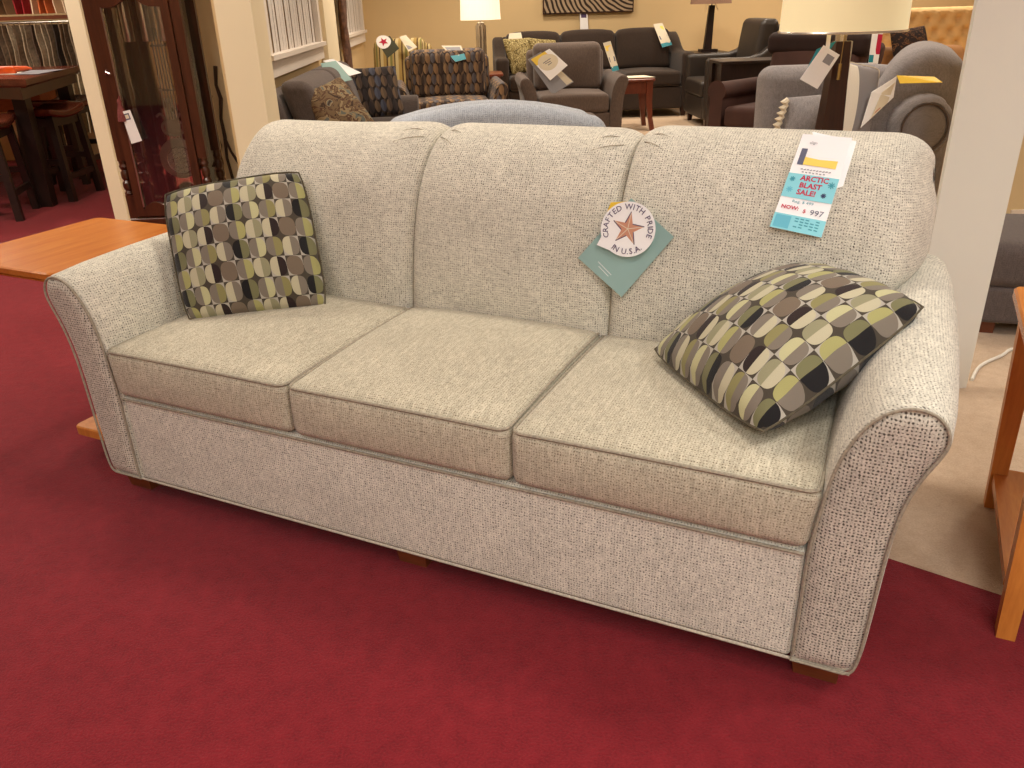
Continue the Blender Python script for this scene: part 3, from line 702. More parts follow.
# ------------------------------------------------------------------ upholstered furniture of the showroom
def seat(name, label, cat, loc, rz, W, D, m, H=.9, arm_h=.62, arm_w=.17, seat_h=.46, n=1, style='flare', tilt=.22, foot='foot', curve=0., legs_h=.09, arm_m=None, back_n=None, seat_m=None, group=None, lobe=0., fh=.06):
    t = root(name, label, cat, loc, rz, group); m = M[m]; am = M[arm_m] if arm_m else m; sm_ = M[seat_m] if seat_m else m
    aw = arm_w; inner = W-2*aw; z0 = legs_h
    MB().rbox(inner+.02, D-.14, seat_h-.16-z0, .02, 4, c=(0, (D-.14)/2+.02, z0)).build('base', m, t)
    for sg in (-1, 1):
        if style == 'flare':
            P = [(x-.888+0., z) for x, z in ARM]; k = aw/.197; zs = arm_h/.658
            P = [(sg*(inner/2+x*k), z0+(z-.068)*(arm_h-z0)/(.59)) for x, z in P]; P = smooth_poly(P, 2)
            rs = [[(x, y, z) for x, z in inset(P, d)] for y, d in ((0, .012), (.01, 0), (D-.08, 0), (D-.06, .02))]
            MB().rings(rs, True, flip=(sg > 0)).build('arm', am, t)
        elif style == 'roll':
            rr = aw*.5; P = [(-rr*.62, z0), (-rr*.62, arm_h-rr*1.6)]+[(rr*math.cos(math.radians(a)), arm_h-rr+rr*math.sin(math.radians(a))) for a in range(200, -40, -20)]+[(rr*.62, arm_h-rr*1.7), (rr*.62, z0)]
            P = [(sg*(inner/2+aw/2)+x, z) for x, z in P]
            rs = [[(x, y, z) for x, z in inset(P, d)] for y, d in ((0, -.014), (.01, -.0), (.02, .0), (D-.1, 0), (D-.08, -.02))]
            MB().rings(rs, True, flip=False).build('arm', am, t)
        else:
            up = (H-.03-arm_h) if style == 'slope' else 0
            def fn(x, y, z, up=up):
                k = z/arm_h; return (x, y, z+up*k*sm(-D*.05, D*.47, y)**1.3)
            MB().rbox(aw, D-.04, arm_h-z0, .04, 8, c=(sg*(inner/2+aw/2), D/2, z0), fn=fn).build('arm', am, t)
    w1 = inner/n
    for i in range(n):
        cx = -inner/2+w1*(i+.5)
        MB().rbox(w1-.008, D-.24, .16, .04, 8, c=(cx, (D-.24)/2-.005, seat_h-.16), fn=lambda x, y, z: (x, y, z+.02*sm(.05, .16, z)*math.cos(x*PI/w1)*math.cos(y*PI/D))).build('seat_cushion', sm_, t)
    bn = back_n or n; w2 = inner/bn; bh = H-seat_h
    for i in range(bn):
        cx = -inner/2+w2*(i+.5)
        def fb(x, y, z, cx=cx):
            zz = z-curve*((x+cx)/(inner/2))**2*sm(.1, bh, z) - lobe*abs(x/(w2/2))**3*sm(.2*bh, bh, z)
            return (x, y+z*tilt-.03*math.sin(PI*min(1, z/bh))*math.cos(PI*x/w2)*(1 if y < 0 else 0), zz)
        MB().rbox(w2-.006, .19, bh, .06, 8, c=(cx, D-.33, seat_h), fn=fb).build('back_cushion', m, t)
    MB().rbox(inner+aw*.6, .12, H-fh-z0, .05, 8, c=(0, D-.165, z0), fn=lambda x, y, z: (x, y+max(0, z-.35)*tilt, z-curve*(x/(inner/2))**2*sm(.3, .8, z))).build('back_frame', m, t)
    for sx in (-1, 1):
        for yy in (.05, D-.14):
            x = sx*(W/2-.10); f = MB(); f.hexa([(x-.022, yy+.01, 0), (x+.022, yy+.01, 0), (x+.022, yy+.05, 0), (x-.022, yy+.05, 0)], [(x-.035, yy, z0+.005), (x+.035, yy, z0+.005), (x+.035, yy+.06, z0+.005), (x-.035, yy+.06, z0+.005)])
            f.build('foot', M[foot], t, smooth=False)
    return t
seat('armchair', 'grey brown flared arm armchair with a yellow and white card on its seat', 'armchair', (1.02, 7.75, 0), .0, .98, .86, 'greybrown', H=.915, arm_h=.655, arm_w=.165, seat_h=.50)
t = root('ottoman', 'low grey brown ottoman in front of the grey brown armchair', 'ottoman', (.66, 6.25, 0))
MB().rbox(.80, .58, .18, .05, 8, c=(0, .29, .27), fn=lambda x, y, z: (x, y, z+.02*sm(.1, .18, z)*math.cos(x*2)*math.cos(y*3))).build('cushion', M['greybrown'], t)
MB().rbox(.76, .54, .20, .02, 4, c=(0, .29, .08)).build('base', M['greybrown'], t)
for sx in (-.32, .32):
    for sy in (.08, .50): MB().box(sx-.025, sx+.025, sy-.025, sy+.025, 0, .085).build('foot', M['foot'], t, smooth=False)
seat('sofa', 'dark brown three seat sofa against the back wall below the swirled artwork', 'sofa', (1.56, 9.95, 0), .0, 2.30, .98, 'espresso', H=.955, arm_h=.70, arm_w=.15, seat_h=.50, n=3, style='slope', foot='mahog_d', lobe=.03)
seat('armchair', 'armchair in brown, tan and grey oval patterned fabric left of the silver lamp', 'armchair', (-.085, 7.55, 0), .05, 1.0, .84, 'ogee', H=.905, arm_h=.64, arm_w=.15, seat_h=.50, style='flare', tilt=.18)
seat('sofa', 'charcoal brown sofa along the left wall below the white window', 'sofa', (-.36, 6.12, 0), PI/2, 2.30, .82, 'grey_l', H=.89, arm_h=.60, arm_w=.17, seat_h=.45, n=2, tilt=.30, curve=.0)
seat('armchair', 'gold and brown striped armchair in the left back corner of the room', 'armchair', (-.68, 8.85, 0), -.10, .84, .8, 'striped', H=.965, arm_h=.66, arm_w=.15, seat_h=.48, style='track')
seat('armchair', 'blue grey armchair seen from behind, close behind the tweed sofa', 'armchair', (.12, 4.36, 0), PI, 1.10, .92, 'bluegrey', H=.885, arm_h=.60, arm_w=.08, seat_h=.46, style='track', tilt=-.04, curve=.075, back_n=1, fh=-.005)
rc = seat('recliner', 'chocolate brown recliner with a dark headrest behind the drum shade lamp', 'recliner', (2.27, 6.30, 0), -.9, 1.04, .92, 'chocolate', H=.98, arm_h=.665, arm_w=.14, seat_h=.49, n=1, style='roll', tilt=.26, foot='mahog_d')
MB().rbox(.84, .18, .17, .06, 8, c=(0, .66, .83)).build('headrest', M['chocolate_dark'], rc)
seat('chaise', 'black leather chaise with a sloping arm beside the thin dark lamp', 'chaise', (2.50, 9.25, 0), -PI/2, .9, .95, 'blackish', H=1.05, arm_h=.70, arm_w=.12, seat_h=.47, style='slope', tilt=.12, foot='mahog_d')
# rolled-back chaise at the right
t = root('corner_loveseat', 'mid grey corner loveseat with a fat rolled right arm, left of the white panel', 'loveseat', (2.68, 4.72, 0))
PR = [(-.46, .30), (-.40, .50), (-.31, .72), (-.22, .86), (-.13, .945), (-.02, .975), (.10, .955), (.20, .90), (.245, .80), (.24, .66), (.20, .50), (.15, .34), (.12, .12), (-.42, .12)]
PR = [(x-.02, z) for x, z in smooth_poly(PR, 3, True)]
rs = [[(x+.5*(y-.12), y, z) for x, z in inset(PR, d)] for y, d in ((.10, .10), (.115, .05), (.15, .012), (.20, 0), (.80, 0), (.86, .03), (.88, .08))]
MB().rings(rs, True, flip=True).build('rolled_back', M['warmgrey'], t, angle=70)
b = MB(); b.lathe([(.001, -.045), (.09, -.045), (.125, -.04), (.135, -.03)], 28, (-.03, .06, .545), ax='y'); b.build('arm_disc', M['warmgrey'], t, angle=60)
b = MB(); rs = []
for r, h in ((.134, -.03), (.15, -.045), (.175, -.03), (.19, .0), (.195, .10), (.18, .3)):
    rs.append([(-.03+(r-.006*(k % 6 == 0))*math.cos(2*PI*k/48), .06+h, .545-(r-.006*(k % 6 == 0))*math.sin(2*PI*k/48)) for k in range(48)])
b.rings(rs, True); b.build('arm_roll', M['warmgrey'], t, angle=70)
b = MB(); b.tube([(-.03+.136*math.cos(2*PI*k/28), .018, .545-.136*math.sin(2*PI*k/28)) for k in range(28)], .005, 6, True); b.build('piping', M['greybrown'], t)
MB().rbox(.34, .26, .44, .03, 6, c=(-.03, .16, .08)).build('arm_base', M['warmgrey'], t)
MB().rbox(.66, .80, .18, .05, 6, c=(-.47, .10, .27)).build('seat_cushion', M['warmgrey'], t)
MB().rbox(.68, .80, .19, .02, 6, c=(-.47, .11, .08)).build('base', M['warmgrey'], t)
MB().rbox(.98, .22, .66, .09, 8, c=(-.33, .58, .21), fn=lambda x, y, z: (x, y+z*.06, z-.03*sm(.1, .5, x)*sm(.4, .66, z))).build('backrest', M['warmgrey'], t)
MB().rbox(.98, .18, .14, .02, 4, c=(-.33, .58, .08)).build('back_base', M['warmgrey'], t)
for x, y in ((-.75, -.25), (-.75, .62), (.10, .1), (.10, .62)): MB().box(x-.025, x+.025, y-.025, y+.025, 0, .13).build('foot', M['foot'], t, smooth=False)

# tufted settee, tan sofa end
t = root('settee', 'tan velvet settee with a diamond tufted back beyond the grey corner loveseat', 'settee', (5.15, 8.7, 0))
def tuft(x, y, z):
    if y < 0:
        k = 0.
        for r in range(5):
            for q in range(-5, 6):
                dx, dz = x-(q*.17+(.085 if r % 2 else 0)), z-(.08+r*.115); k = max(k, math.exp(-(dx*dx+dz*dz)/.0016))
        a = abs(((x/.17+ (z-.08)/.23) % 1)-.5); b_ = abs(((x/.17-(z-.08)/.23) % 1)-.5)
        y += .05*k+.012*max(sm(.42, .5, a), sm(.42, .5, b_))
    return (x, y+z*.15, z)
MB().rbox(1.45, .20, .66, .05, 60, c=(0, .52, .44), fn=tuft).build('tufted_back', M['tan_velvet'], t, angle=80)
MB().rbox(1.45, .62, .20, .06, 6, c=(0, .28, .34)).build('seat_cushion', M['tan_velvet'], t)
MB().rbox(1.45, .66, .24, .02, 6, c=(0, .32, .10)).build('base', M['tan_velvet'], t)
for x, y in ((-.62, .06), (.62, .06), (-.62, .58), (.62, .58)): MB().box(x-.03, x+.03, y-.03, y+.03, 0, .105).build('foot', M['mahog_d'], t, smooth=False)
seat('sofa', 'tan brown sofa holding the dark floral pillow', 'sofa', (4.25, 7.35, 0), .0, 1.1, .85, 'tan_brown', H=.80, arm_h=.60, arm_w=.14, seat_h=.45, style='track')
t = root('ottoman', 'low dark taupe ottoman on the taupe carpet right of the white panel', 'ottoman', (2.42, 3.10, 0), -.35)
MB().rbox(.72, .56, .17, .05, 8, c=(0, 0, .20), fn=lambda x, y, z: (x, y, z+.02*sm(.1, .17, z)*math.cos(x*2)*math.cos(y*3))).build('cushion', M['grey_l'], t)
MB().rbox(.70, .54, .15, .02, 4, c=(0, 0, .055)).build('base', M['grey_l'], t)
for sx in (-.28, .28):
    for sy in (-.2, .2): MB().box(sx-.025, sx+.025, sy-.025, sy+.025, 0, .06).build('foot', M['foot'], t, smooth=False)

# pillows on the background furniture
def pxp(*a): return a
pillow('throw_pillow', 'leafy brown and olive pillow on the charcoal sofa below the window', 'pillow', [(-.93, 5.18, .83), (-.74, 5.42, .90), (-.50, 5.30, .57), (-.80, 5.02, .50)], .15, M['camo'], world=True)
pillow('throw_pillow', 'dark blue and tan oval patterned pillow at the far end of the charcoal sofa', 'pillow', [(-.92, 6.86, .85), (-.50, 6.90, .86), (-.44, 6.74, .50), (-.82, 6.70, .47)], .15, M['ogee_dark'], world=True, cells=None)
pillow('throw_pillow', 'olive floral pillow at the left end of the dark brown sofa', 'pillow', [(.50, 10.32, .90), (.86, 10.50, .90), (.90, 10.38, .52), (.60, 10.18, .50)], .14, M['floral_tan'], world=True)
pillow('throw_pillow', 'second olive floral pillow behind the armchair on the dark brown sofa', 'pillow', [(.82, 10.42, .90), (1.16, 10.52, .86), (1.20, 10.35, .52), (.88, 10.28, .52)], .12, M['floral_tan'], world=True)
pillow('throw_pillow', 'dark brown floral pillow in front of the tan tufted settee', 'pillow', [(3.90, 7.86, .94), (4.27, 7.93, .985), (4.27, 7.72, .68), (3.90, 7.66, .64)], .13, M['floral_dark'], world=True)
o = pillow('throw_pillow', 'small grey pillow with a cream ruffled edge left of the dark lamp stem', 'pillow', [(1.88, 4.92, .73), (2.15, 4.95, .74), (2.18, 4.80, .47), (1.84, 4.78, .46)], .16, M['warmgrey'], world=True)
b = MB(); b.tube([(-.135-.004*i-.018*(i % 2), .0, .12-.25*i/16) for i in range(17)], [.016+.008*(i % 2) for i in range(17)], 8); b.build('ruffle', M['cream2'], o)
b = MB(); b.tube([(.085+.03*math.sin(PI*i/12), -.075*math.sin(PI*i/12)**.5-.004, .12-.25*i/12) for i in range(13)], .024, 8); b.build('band', M['cream2'], o)
o = pillow('throw_pillow', 'grey and cream banded pillow leaning on the rolled arm of the grey corner loveseat', 'pillow', [(2.05, 4.62, .945), (2.32, 4.70, .885), (2.20, 4.50, .48), (1.98, 4.44, .50)], .13, M['striped_pillow'], world=True, seam=M['cream2'])

# ------------------------------------------------------------------ tables, lamps
def table(name, label, loc, w, d, h, m, rz=0., leg=.04, splay=.02, th=.025, apron=.08, low=False):
    t = root(name, label, 'table', loc, rz); M_ = M[m]
    P = rrect(-w/2, w/2, -d/2, d/2, .03); MB().rings([[(x, y, z) for x, y in inset(P, q)] for z, q in ((h-th, .006), (h-th+.005, 0), (h-.005, 0), (h, .005))]).build('tabletop', M_, t, angle=30)
    MB().box(-w/2+.05, w/2-.05, -d/2+.04, -d/2+.06, h-th-apron, h-th).box(-w/2+.05, w/2-.05, d/2-.06, d/2-.04, h-th-apron, h-th).box(-w/2+.04, -w/2+.06, -d/2+.06, d/2-.06, h-th-apron, h-th).box(w/2-.06, w/2-.04, -d/2+.06, d/2-.06, h-th-apron, h-th).build('apron', M_, t, smooth=False)
    for sx in (-1, 1):
        for sy in (-1, 1):
            x, y = sx*(w/2-.055), sy*(d/2-.055); s = splay
            pts = [(x, y, h-th), (x, y, h*.55), (x+sx*s*.4, y+sy*s*.3, h*.25), (x+sx*s, y+sy*s, 0)]
            rs = [[(px+a*leg/2*q, py+b_*leg/2*q, pz) for a, b_ in ((-1, -1), (1, -1), (1, 1), (-1, 1))] for (px, py, pz), q in zip(pts, (1.1, 1, .8, .75))]
            MB().rings(rs).build('leg', M_, t, smooth=False)
    if low: MB().box(-w/2+.05, w/2-.05, -d/2+.05, d/2-.05, .15, .17).build('shelf', M_, t, smooth=False)
    return t
table('side_table', 'cherry wood side table between the grey brown armchair and dark brown sofa', (1.72, 9.1, 0), .58, .46, .52, 'cherry', splay=.04, apron=.12, leg=.06)
table('end_table', 'cherry end table under the silver lamp with the white shade', (.24, 9.55, 0), .44, .46, .585, 'cherry')
table('end_table', 'dark end table behind the black leather chaise', (2.93, 10.35, 0), .46, .5, .68, 'blackwood')
table('sofa_table', 'black table with a shiny top between the black chaise and brown recliner', (2.62, 7.85, 0), .62, .4, .745, 'blackwood', apron=.2, leg=.08)
table('end_table', 'low dark table behind the tweed sofa carrying the drum shade lamp', (1.36, 3.12, 0), .42, .42, .60, 'mahog', low=True)
table('end_table', 'dark end table behind the tan brown sofa', (4.56, 9.8, 0), .45, .45, .62, 'blackwood')
# silver lamp
t = root('table_lamp', 'table lamp with a lit white pleated shade and a hammered silver base', 'lamp', (.245, 9.6, .585))
MB().lathe([(.078, 0), (.078, .018), (.06, .025)], 24).build('base', M['silver'], t)
b = MB()
for k in range(6):
    a = 2*PI*k/6; b.tube([(.035*math.cos(a+.05*math.sin(i)), .035*math.sin(a+.05*math.sin(i)), .025+.455*i/10) for i in range(11)], [.019+.003*(i % 2) for i in range(11)], 8)
b.lathe([(.04, .02), (.04, .50), (.012, .51), (.012, .56)], 16); b.build('stem', M['silver'], t)
b = MB(); n = 72
rs = [[((r+.003*(k % 2))*math.cos(2*PI*k/n), (r+.003*(k % 2))*math.sin(2*PI*k/n), z) for k in range(n)] for r, z in ((.213, .53), (.200, .86))]
rs2 = [[((r+.003*(k % 2)-.004)*math.cos(2*PI*k/n), (r+.003*(k % 2)-.004)*math.sin(2*PI*k/n), z) for k in range(n)] for r, z in ((.200, .86), (.213, .53))]
b.rings(rs+rs2+[rs[0]], False); b.build('shade', M['shade_on'], t, angle=20)
# thin dark lamp
t = root('table_lamp', 'thin black tapered table lamp with taupe shade and white tag strings behind the chaise', 'lamp', (2.94, 10.3, .68))
MB().box(-.10, .10, -.07, .07, 0, .03).build('base', M['blackwood'], t, smooth=False)
MB().hexa([(-.055, -.03, .03), (.035, -.03, .03), (.035, .03, .03), (-.055, .03, .03)], [(-.02, -.02, .50), (.045, -.02, .50), (.045, .02, .50), (-.02, .02, .50)]).build('stem', M['blackwood'], t, smooth=False)
MB().lathe([(.01, .50), (.01, .60)], 10, (.012, 0, 0)).build('neck', M['steel'], t)
b = MB(); b.lathe([(.235, .515), (.20, .82), (.196, .82), (.231, .515)], 32); b.build('shade', M['shade_dim'], t)
MB().tube([(.03, -.02, .54), (.08, -.03, .45)], .004, 5).tube([(-.06, -.05, .555), (-.07, -.05, .44)], .002, 5).build('tag_string', M['cream'], t)
# drum shade lamp
t = root('table_lamp', 'tall dark tapered table lamp with a lit cream drum shade behind the tweed sofa', 'lamp', (1.375, 3.12, .60))
MB().box(-.075, .075, -.065, .065, 0, .022).build('base', M['mahog_d'], t, smooth=False)
MB().hexa([(-.052, -.04, .022), (.044, -.04, .022), (.044, .04, .022), (-.052, .04, .022)], [(-.024, -.022, .512), (.030, -.022, .512), (.030, .022, .512), (-.024, .022, .512)]).build('stem', M['mahog_d'], t, smooth=False)
MB().box(.030, .036, -.022, .0, .05, .512).build('stem_edge', M['steel'], t, smooth=False)
MB().lathe([(.02, .512), (.02, .56), (.014, .565), (.014, .60)], 16).build('neck', M['steel'], t)
b = MB(); b.lathe([(.217, .545), (.211, .83), (.208, .83), (.214, .545)], 48); b.build('shade', M['shade_big'], t)
b = MB(); b.tube([(.218*math.cos(2*PI*k/48), .218*math.sin(2*PI*k/48), .546) for k in range(48)], .0045, 6, True); b.build('shade_rim', M['steel'], t)
b = MB(); b.tube([(-.01, -.05, .55), (-.012, -.05, .44)], .0015, 5).tube([(-.012, -.05, .44), (-.013, -.05, .385)], .006, 8); b.build('pull_chain', M['brass'], t)
# its tag
t = root('lamp_tag', 'white and teal tag on a strap hanging under the cream drum shade', 'tag', (1.27, 2.98, 1.0))
c = Card((-.015, 0, .108), (.045, -.004, .075), (-.018, 0, -.035), (-.085, 0, .0), t); c.body('card', M['white']); c.rect('print', M['greyp'], .42, .85, .12, .36)
Card((-.035, .006, .095), (.03, .006, .12), (-.03, .006, .02), (-.075, .006, .0), t).body('teal_card', M['teal'])
MB().box(-.006, .008, .002, .004, .09, .155).build('strap', M['white'], t, smooth=False)
# little lamp over the tan sofa
t = root('table_lamp', 'small lamp with a beige shade above the tufted settee at the right', 'lamp', (4.64, 9.8, .62))
MB().lathe([(.07, 0), (.07, .02), (.02, .03), (.03, .2), (.015, .45), (.015, .54)], 20).build('stem', M['brass'], t)
MB().lathe([(.15, .53), (.11, .78), (.107, .78), (.147, .53)], 28).build('shade', M['shade_dim'], t)

# ------------------------------------------------------------------ picture, tags and papers
t = root('wall_art', 'metallic swirl picture in a dark frame above the dark brown sofa', 'picture', (1.65, YB-.03, 1.125))
MB().box(-.56, .56, -.02, .02, .015, .75).build('canvas', M['art'], t, smooth=False)
MB().box(-.575, .575, -.015, .025, 0, .015).box(-.575, .575, -.015, .025, .75, .765).box(-.575, -.56, -.015, .025, .015, .75).box(.56, .575, -.015, .025, .015, .75).build('frame', M['mahog_d'], t, smooth=False)
def simple_card(name, label, cat, TL, TR, BR, BL, mat, bits=(), group=None):
    P = [Vector(p) for p in (TL, TR, BR, BL)]; ctr = sum(P, Vector())/4
    t = root(name, label, cat, ctr, 0, group); c = Card(*[p-ctr for p in P], t, th=.002); c.body('card', M[mat])
    for nm, m, a0, a1, b0, b1 in bits: c.rect(nm, M[m], a0, a1, b0, b1)
    return t, c
simple_card('price_card', 'small white price card on the wall just below the swirl picture', 'price tag', (1.545, 11.27, 1.13), (1.64, 11.27, 1.13), (1.655, 11.27, .94), (1.55, 11.27, .94), 'white', [('print', 'plum', .15, .85, .05, .3)])
def stag(label, TL, TR, BR, BL, bits): return simple_card('price_tag', label, 'price tag', TL, TR, BR, BL, 'cream', bits)
STD = [('yellow_band', 'yellow_p', .1, .9, .12, .3), ('blue_print', 'slate', .1, .9, .52, .68), ('teal_band', 'teal', 0, 1, .84, 1)]
stag('long paper price tag on the right seat back of the dark brown sofa', (2.34, 10.60, .99), (2.45, 10.60, 1.0), (2.55, 10.46, .76), (2.43, 10.46, .735), STD)
stag('long paper price tag over the right shoulder of the grey brown armchair', (1.33, 8.12, .91), (1.40, 8.12, .925), (1.465, 8.00, .68), (1.40, 7.98, .67), STD)
stag('white and teal price tag draped over the oval patterned armchair', (-.16, 8.10, .935), (.02, 8.10, .93), (.06, 7.99, .82), (-.04, 7.97, .80), [('blue_print', 'greyp', .1, .9, .1, .4), ('teal_band', 'teal', 0, 1, .6, 1)])
stag('white strip price tag on top of the striped armchair', (-.61, 9.22, .985), (-.54, 9.22, 1.0), (-.43, 9.14, .885), (-.52, 9.14, .845), [('print', 'greyp', .1, .9, .6, .9)])
t, c = simple_card('hang_tag', 'dark green card with a round white star label on the striped armchair', 'hang tag', (-.83, 9.14, .95), (-.70, 9.14, 1.0), (-.61, 9.10, .88), (-.74, 9.10, .79), 'darkgreen')
c.layer = 60; c.disc('white_label', M['white'], .38, .16, .072); c.layer = 80; c.patch('star', M['red'], [(.38+(.048 if i % 2 == 0 else .02)/c.W*math.sin(i*PI/5), .16-(.048 if i % 2 == 0 else .02)/c.H*math.cos(i*PI/5)) for i in range(10)])
simple_card('hang_tag', 'teal green card over the back of the charcoal sofa', 'hang tag', (-1.0, 6.38, .915), (-.90, 6.46, .925), (-.78, 6.34, .80), (-.93, 6.24, .78), 'greencard')
simple_card('price_tag', 'white paper tag on the back edge of the charcoal sofa', 'price tag', (-1.0, 6.50, .925), (-.93, 6.52, .935), (-.72, 6.42, .84), (-.80, 6.38, .825), 'white')
simple_card('brochure', 'grey folder standing under the white card on the grey brown armchair', 'brochure', (.62, 7.985, .80), (.74, 7.98, .86), (1.03, 7.89, .60), (.83, 7.87, .50), 'greyp', [('label', 'cream', .7, .98, .45, .98)])
t, c = simple_card('brochure', 'white card with a round label and yellow corner on the grey brown armchair', 'brochure', (.645, 7.95, .80), (.815, 7.945, .885), (.97, 7.86, .746), (.81, 7.85, .623), 'white', [('yellow_corner', 'yellow', .0, .75, 0, .3)])
c.disc('round_label', M['cream'], .5, .42, .085); c.strokes('label_print', M['navy'], [(.3, .36, .7, .36), (.34, .42, .62, .45), (.4, .52, .6, .52)], .003)
simple_card('magazine', 'open magazine lying on the cherry side table', 'magazine', (1.50, 9.20, .527), (1.95, 9.22, .530), (2.02, 8.95, .530), (1.50, 8.98, .527), 'cream')
simple_card('price_tag', 'white card standing behind the floral pillow on the dark sofa', 'price tag', (.60, 10.50, .945), (.74, 10.50, .95), (.76, 10.46, .84), (.58, 10.46, .84), 'cream')
simple_card('price_tag', 'red and white tag hanging on the right side of the brown recliner', 'price tag', (2.98, 6.25, 1.01), (3.06, 6.25, 1.0), (3.03, 6.20, .76), (2.96, 6.20, .76), 'white', [('red_print', 'red', .55, 1, .05, .6), ('teal_print', 'teal', .0, .45, .62, .82)])
simple_card('brochure', 'white papers lying on the rolled arm of the grey corner loveseat', 'brochure', (2.19, 4.50, .784), (2.376, 4.62, .848), (2.345, 4.56, .745), (2.13, 4.44, .61), 'white')
simple_card('brochure', 'cream printed sheet on top of the papers on the grey corner loveseat', 'brochure', (2.26, 4.53, .775), (2.36, 4.595, .82), (2.30, 4.53, .72), (2.19, 4.46, .655), 'cream', [('gold_print', 'copper', .1, .5, .8, .9)])
simple_card('hang_tag', 'yellow card on top of the rolled arm of the grey corner loveseat', 'hang tag', (2.375, 4.62, .853), (2.61, 4.66, .835), (2.64, 4.62, .808), (2.38, 4.58, .815), 'yellow')

# ------------------------------------------------------------------ curtain, cords, outlet
b = MB(); rr_ = random.Random(3); n = 14; rs = []
for k in range(26):
    z = .66+1.5*k/25; ph = k*.55
    rs.append([(-1.13+(.035+.012*math.sin(3*a+ph))*math.cos(a), 8.98+(.09+.02*math.sin(ph*1.3)+.012*math.sin(4*a+ph*2))*(1 if k > 1 else .5+.3*k)*math.sin(a), z+.01*math.sin(a*3+k)) for a in [2*PI*i/n for i in range(n)]])
b.rings(rs); o = b.build('curtain', plain('brown_patterned_drape', (92, 62, 46), .9, var=.45, sc=26), angle=70); tag(o, 'narrow brown gathered drape hanging between the two white windows', 'curtain')

b = MB(); b.tube([(-1.50, 5.485, .97), (-1.515, 5.485, .86), (-1.500, 5.485, .78), (-1.52, 5.485, .66), (-1.515, 5.485, .55), (-1.525, 5.485, .42), (-1.51, 5.485, .28)], [.013, .010, .013, .010, .012, .009, .010], 8)
b.tube([(-1.518, 5.483, .55), (-1.49, 5.475, .46), (-1.445, 5.47, .37)], [.008, .008, .010], 8)
o = b.build('fire_poker', M['iron']); tag(o, 'dark twisted iron rod hanging on the cream wall right of the longcase clock', 'poker')
o = MB().tube([(-1.55, 5.48, .80), (-1.57, 5.48, .62), (-1.545, 5.48, .5), (-1.575, 5.48, .3), (-1.56, 5.48, .08)], .005, 6).build('cord', M['cord']); tag(o, 'thin dark cord hanging behind the longcase clock', 'cord')
t = root('wall_outlet', 'small wall outlet above the baseboard right of the white panel', 'outlet', (2.885, 4.115, .15))
MB().box(-.035, .035, -.006, .005, -.055, .06).build('plate', M['outlet'], t, smooth=False); MB().rbox(.03, .03, .035, .008, 2, c=(-.005, -.02, -.02)).build('plug', M['white'], t)
MB().tube([(-.005, -.03, -.02), (-.01, -.05, -.07), (.04, -.06, -.115), (.12, -.07, -.14)], .005, 6).build('plug_cord', M['cord'], t)
o = MB().tube([(2.72, 4.3, .62), (2.70, 4.5, .50), (2.70, 4.55, .40), (2.68, 4.5, .30), (2.735, 4.4, .5), (2.74, 4.35, .62)], .005, 6).build('cord', M['cord']); tag(o, 'black looped cord beside the left edge of the white panel', 'cord')
o = MB().tube(smooth_poly([(1.765, 2.55, .006), (1.86, 2.66, .006), (1.99, 2.74, .006), (2.10, 2.80, .006), (2.3, 2.70, .006)], 4), .006, 6).build('cord', M['wcord']); tag(o, 'white cord lying on the taupe carpet behind the white panel', 'cord')
o = MB().rbox(.16, .10, .03, .008, 2).build('floor_block', M['cherry']); o.location = (2.72, 3.95, 0); tag(o, 'small red brown block on the floor below the wall outlet', 'box')  # plain block for a small book-like thing on the floor
o = MB().tube([(-1.24+.012*i, 1.98+.002*i, z) for i, z in enumerate((.64, .62, .60, .585, .57, .555, .54))], .0012, 5).lathe([(.001, 0), (.004, .003), (.004, .01), (.001, .013)], 8, (-1.168, 1.992, .53)).build('tag_string', M['white'])
o.location = (.10, .22, -.02); tag(o, 'thin white string with a tiny bead hanging outside the left arm of the sofa', 'string')

# ------------------------------------------------------------------ longcase clock
t = root('longcase_clock', 'tall mahogany glass fronted longcase clock standing between the two cream columns', 'clock', (-1.765, 5.0, 0))
hw, dp, ht = .262, .32, 1.62
MB().rbox(.60, .40, .11, .012, 4, c=(0, dp/2, 0)).rbox(.56, .36, .06, .01, 4, c=(0, dp/2, .105)).build('plinth', M['mahog'], t)
for sx in (-1, 1):
    for y in (.0, dp-.045):
        b = MB(); x = sx*(hw-.028)
        b.box(x-.026, x+.026, y, y+.045, .165, .30).box(x-.026, x+.026, y, y+.045, .50, ht)
        b.lathe([(.022, .30), (.026, .31), (.018, .325), (.026, .345), (.026, .37), (.016, .385), (.024, .40), (.024, .43), (.016, .445), (.026, .465), (.020, .48), (.024, .50)], 16, (x, y+.022, 0))
        b.build('post', M['mahog'], t, angle=30)
d = MB(); dx = hw-.058
d.box(-dx, -dx+.045, -.012, .018, .175, ht-.02).box(dx-.045, dx, -.012, .018, .175, ht-.02)
arch = [(-dx+.045, .175)]+[(x, .215+.035*(1-(abs(x)/(dx-.045))**2)*(1 if 1 else 0)-.02*math.cos(x*30)) for x in [(-1+i/8)*(dx-.045) for i in range(17)]]+[(dx-.045, .175)]
d.prism(arch, -.012, .018, 'y')
topa = [(-dx+.045, ht-.02)]+[(x, 1.345-.05*abs(x/(dx-.045))**1.5+.012*math.cos(x*36)) for x in [(-1+i/8)*(dx-.045) for i in range(17)]]+[(dx-.045, ht-.02)]
d.prism(topa, -.012, .018, 'y')
door = d.build('door', M['mahog'], t, smooth=False)
MB().box(-dx+.043, dx-.043, .002, .006, .19, 1.36).build('glass_pane', M['glass'], door, smooth=False)
MB().box(-dx+.045, -dx+.052, -.013, -.004, .23, 1.31).build('inner_bead', M['silver'], door, smooth=False)
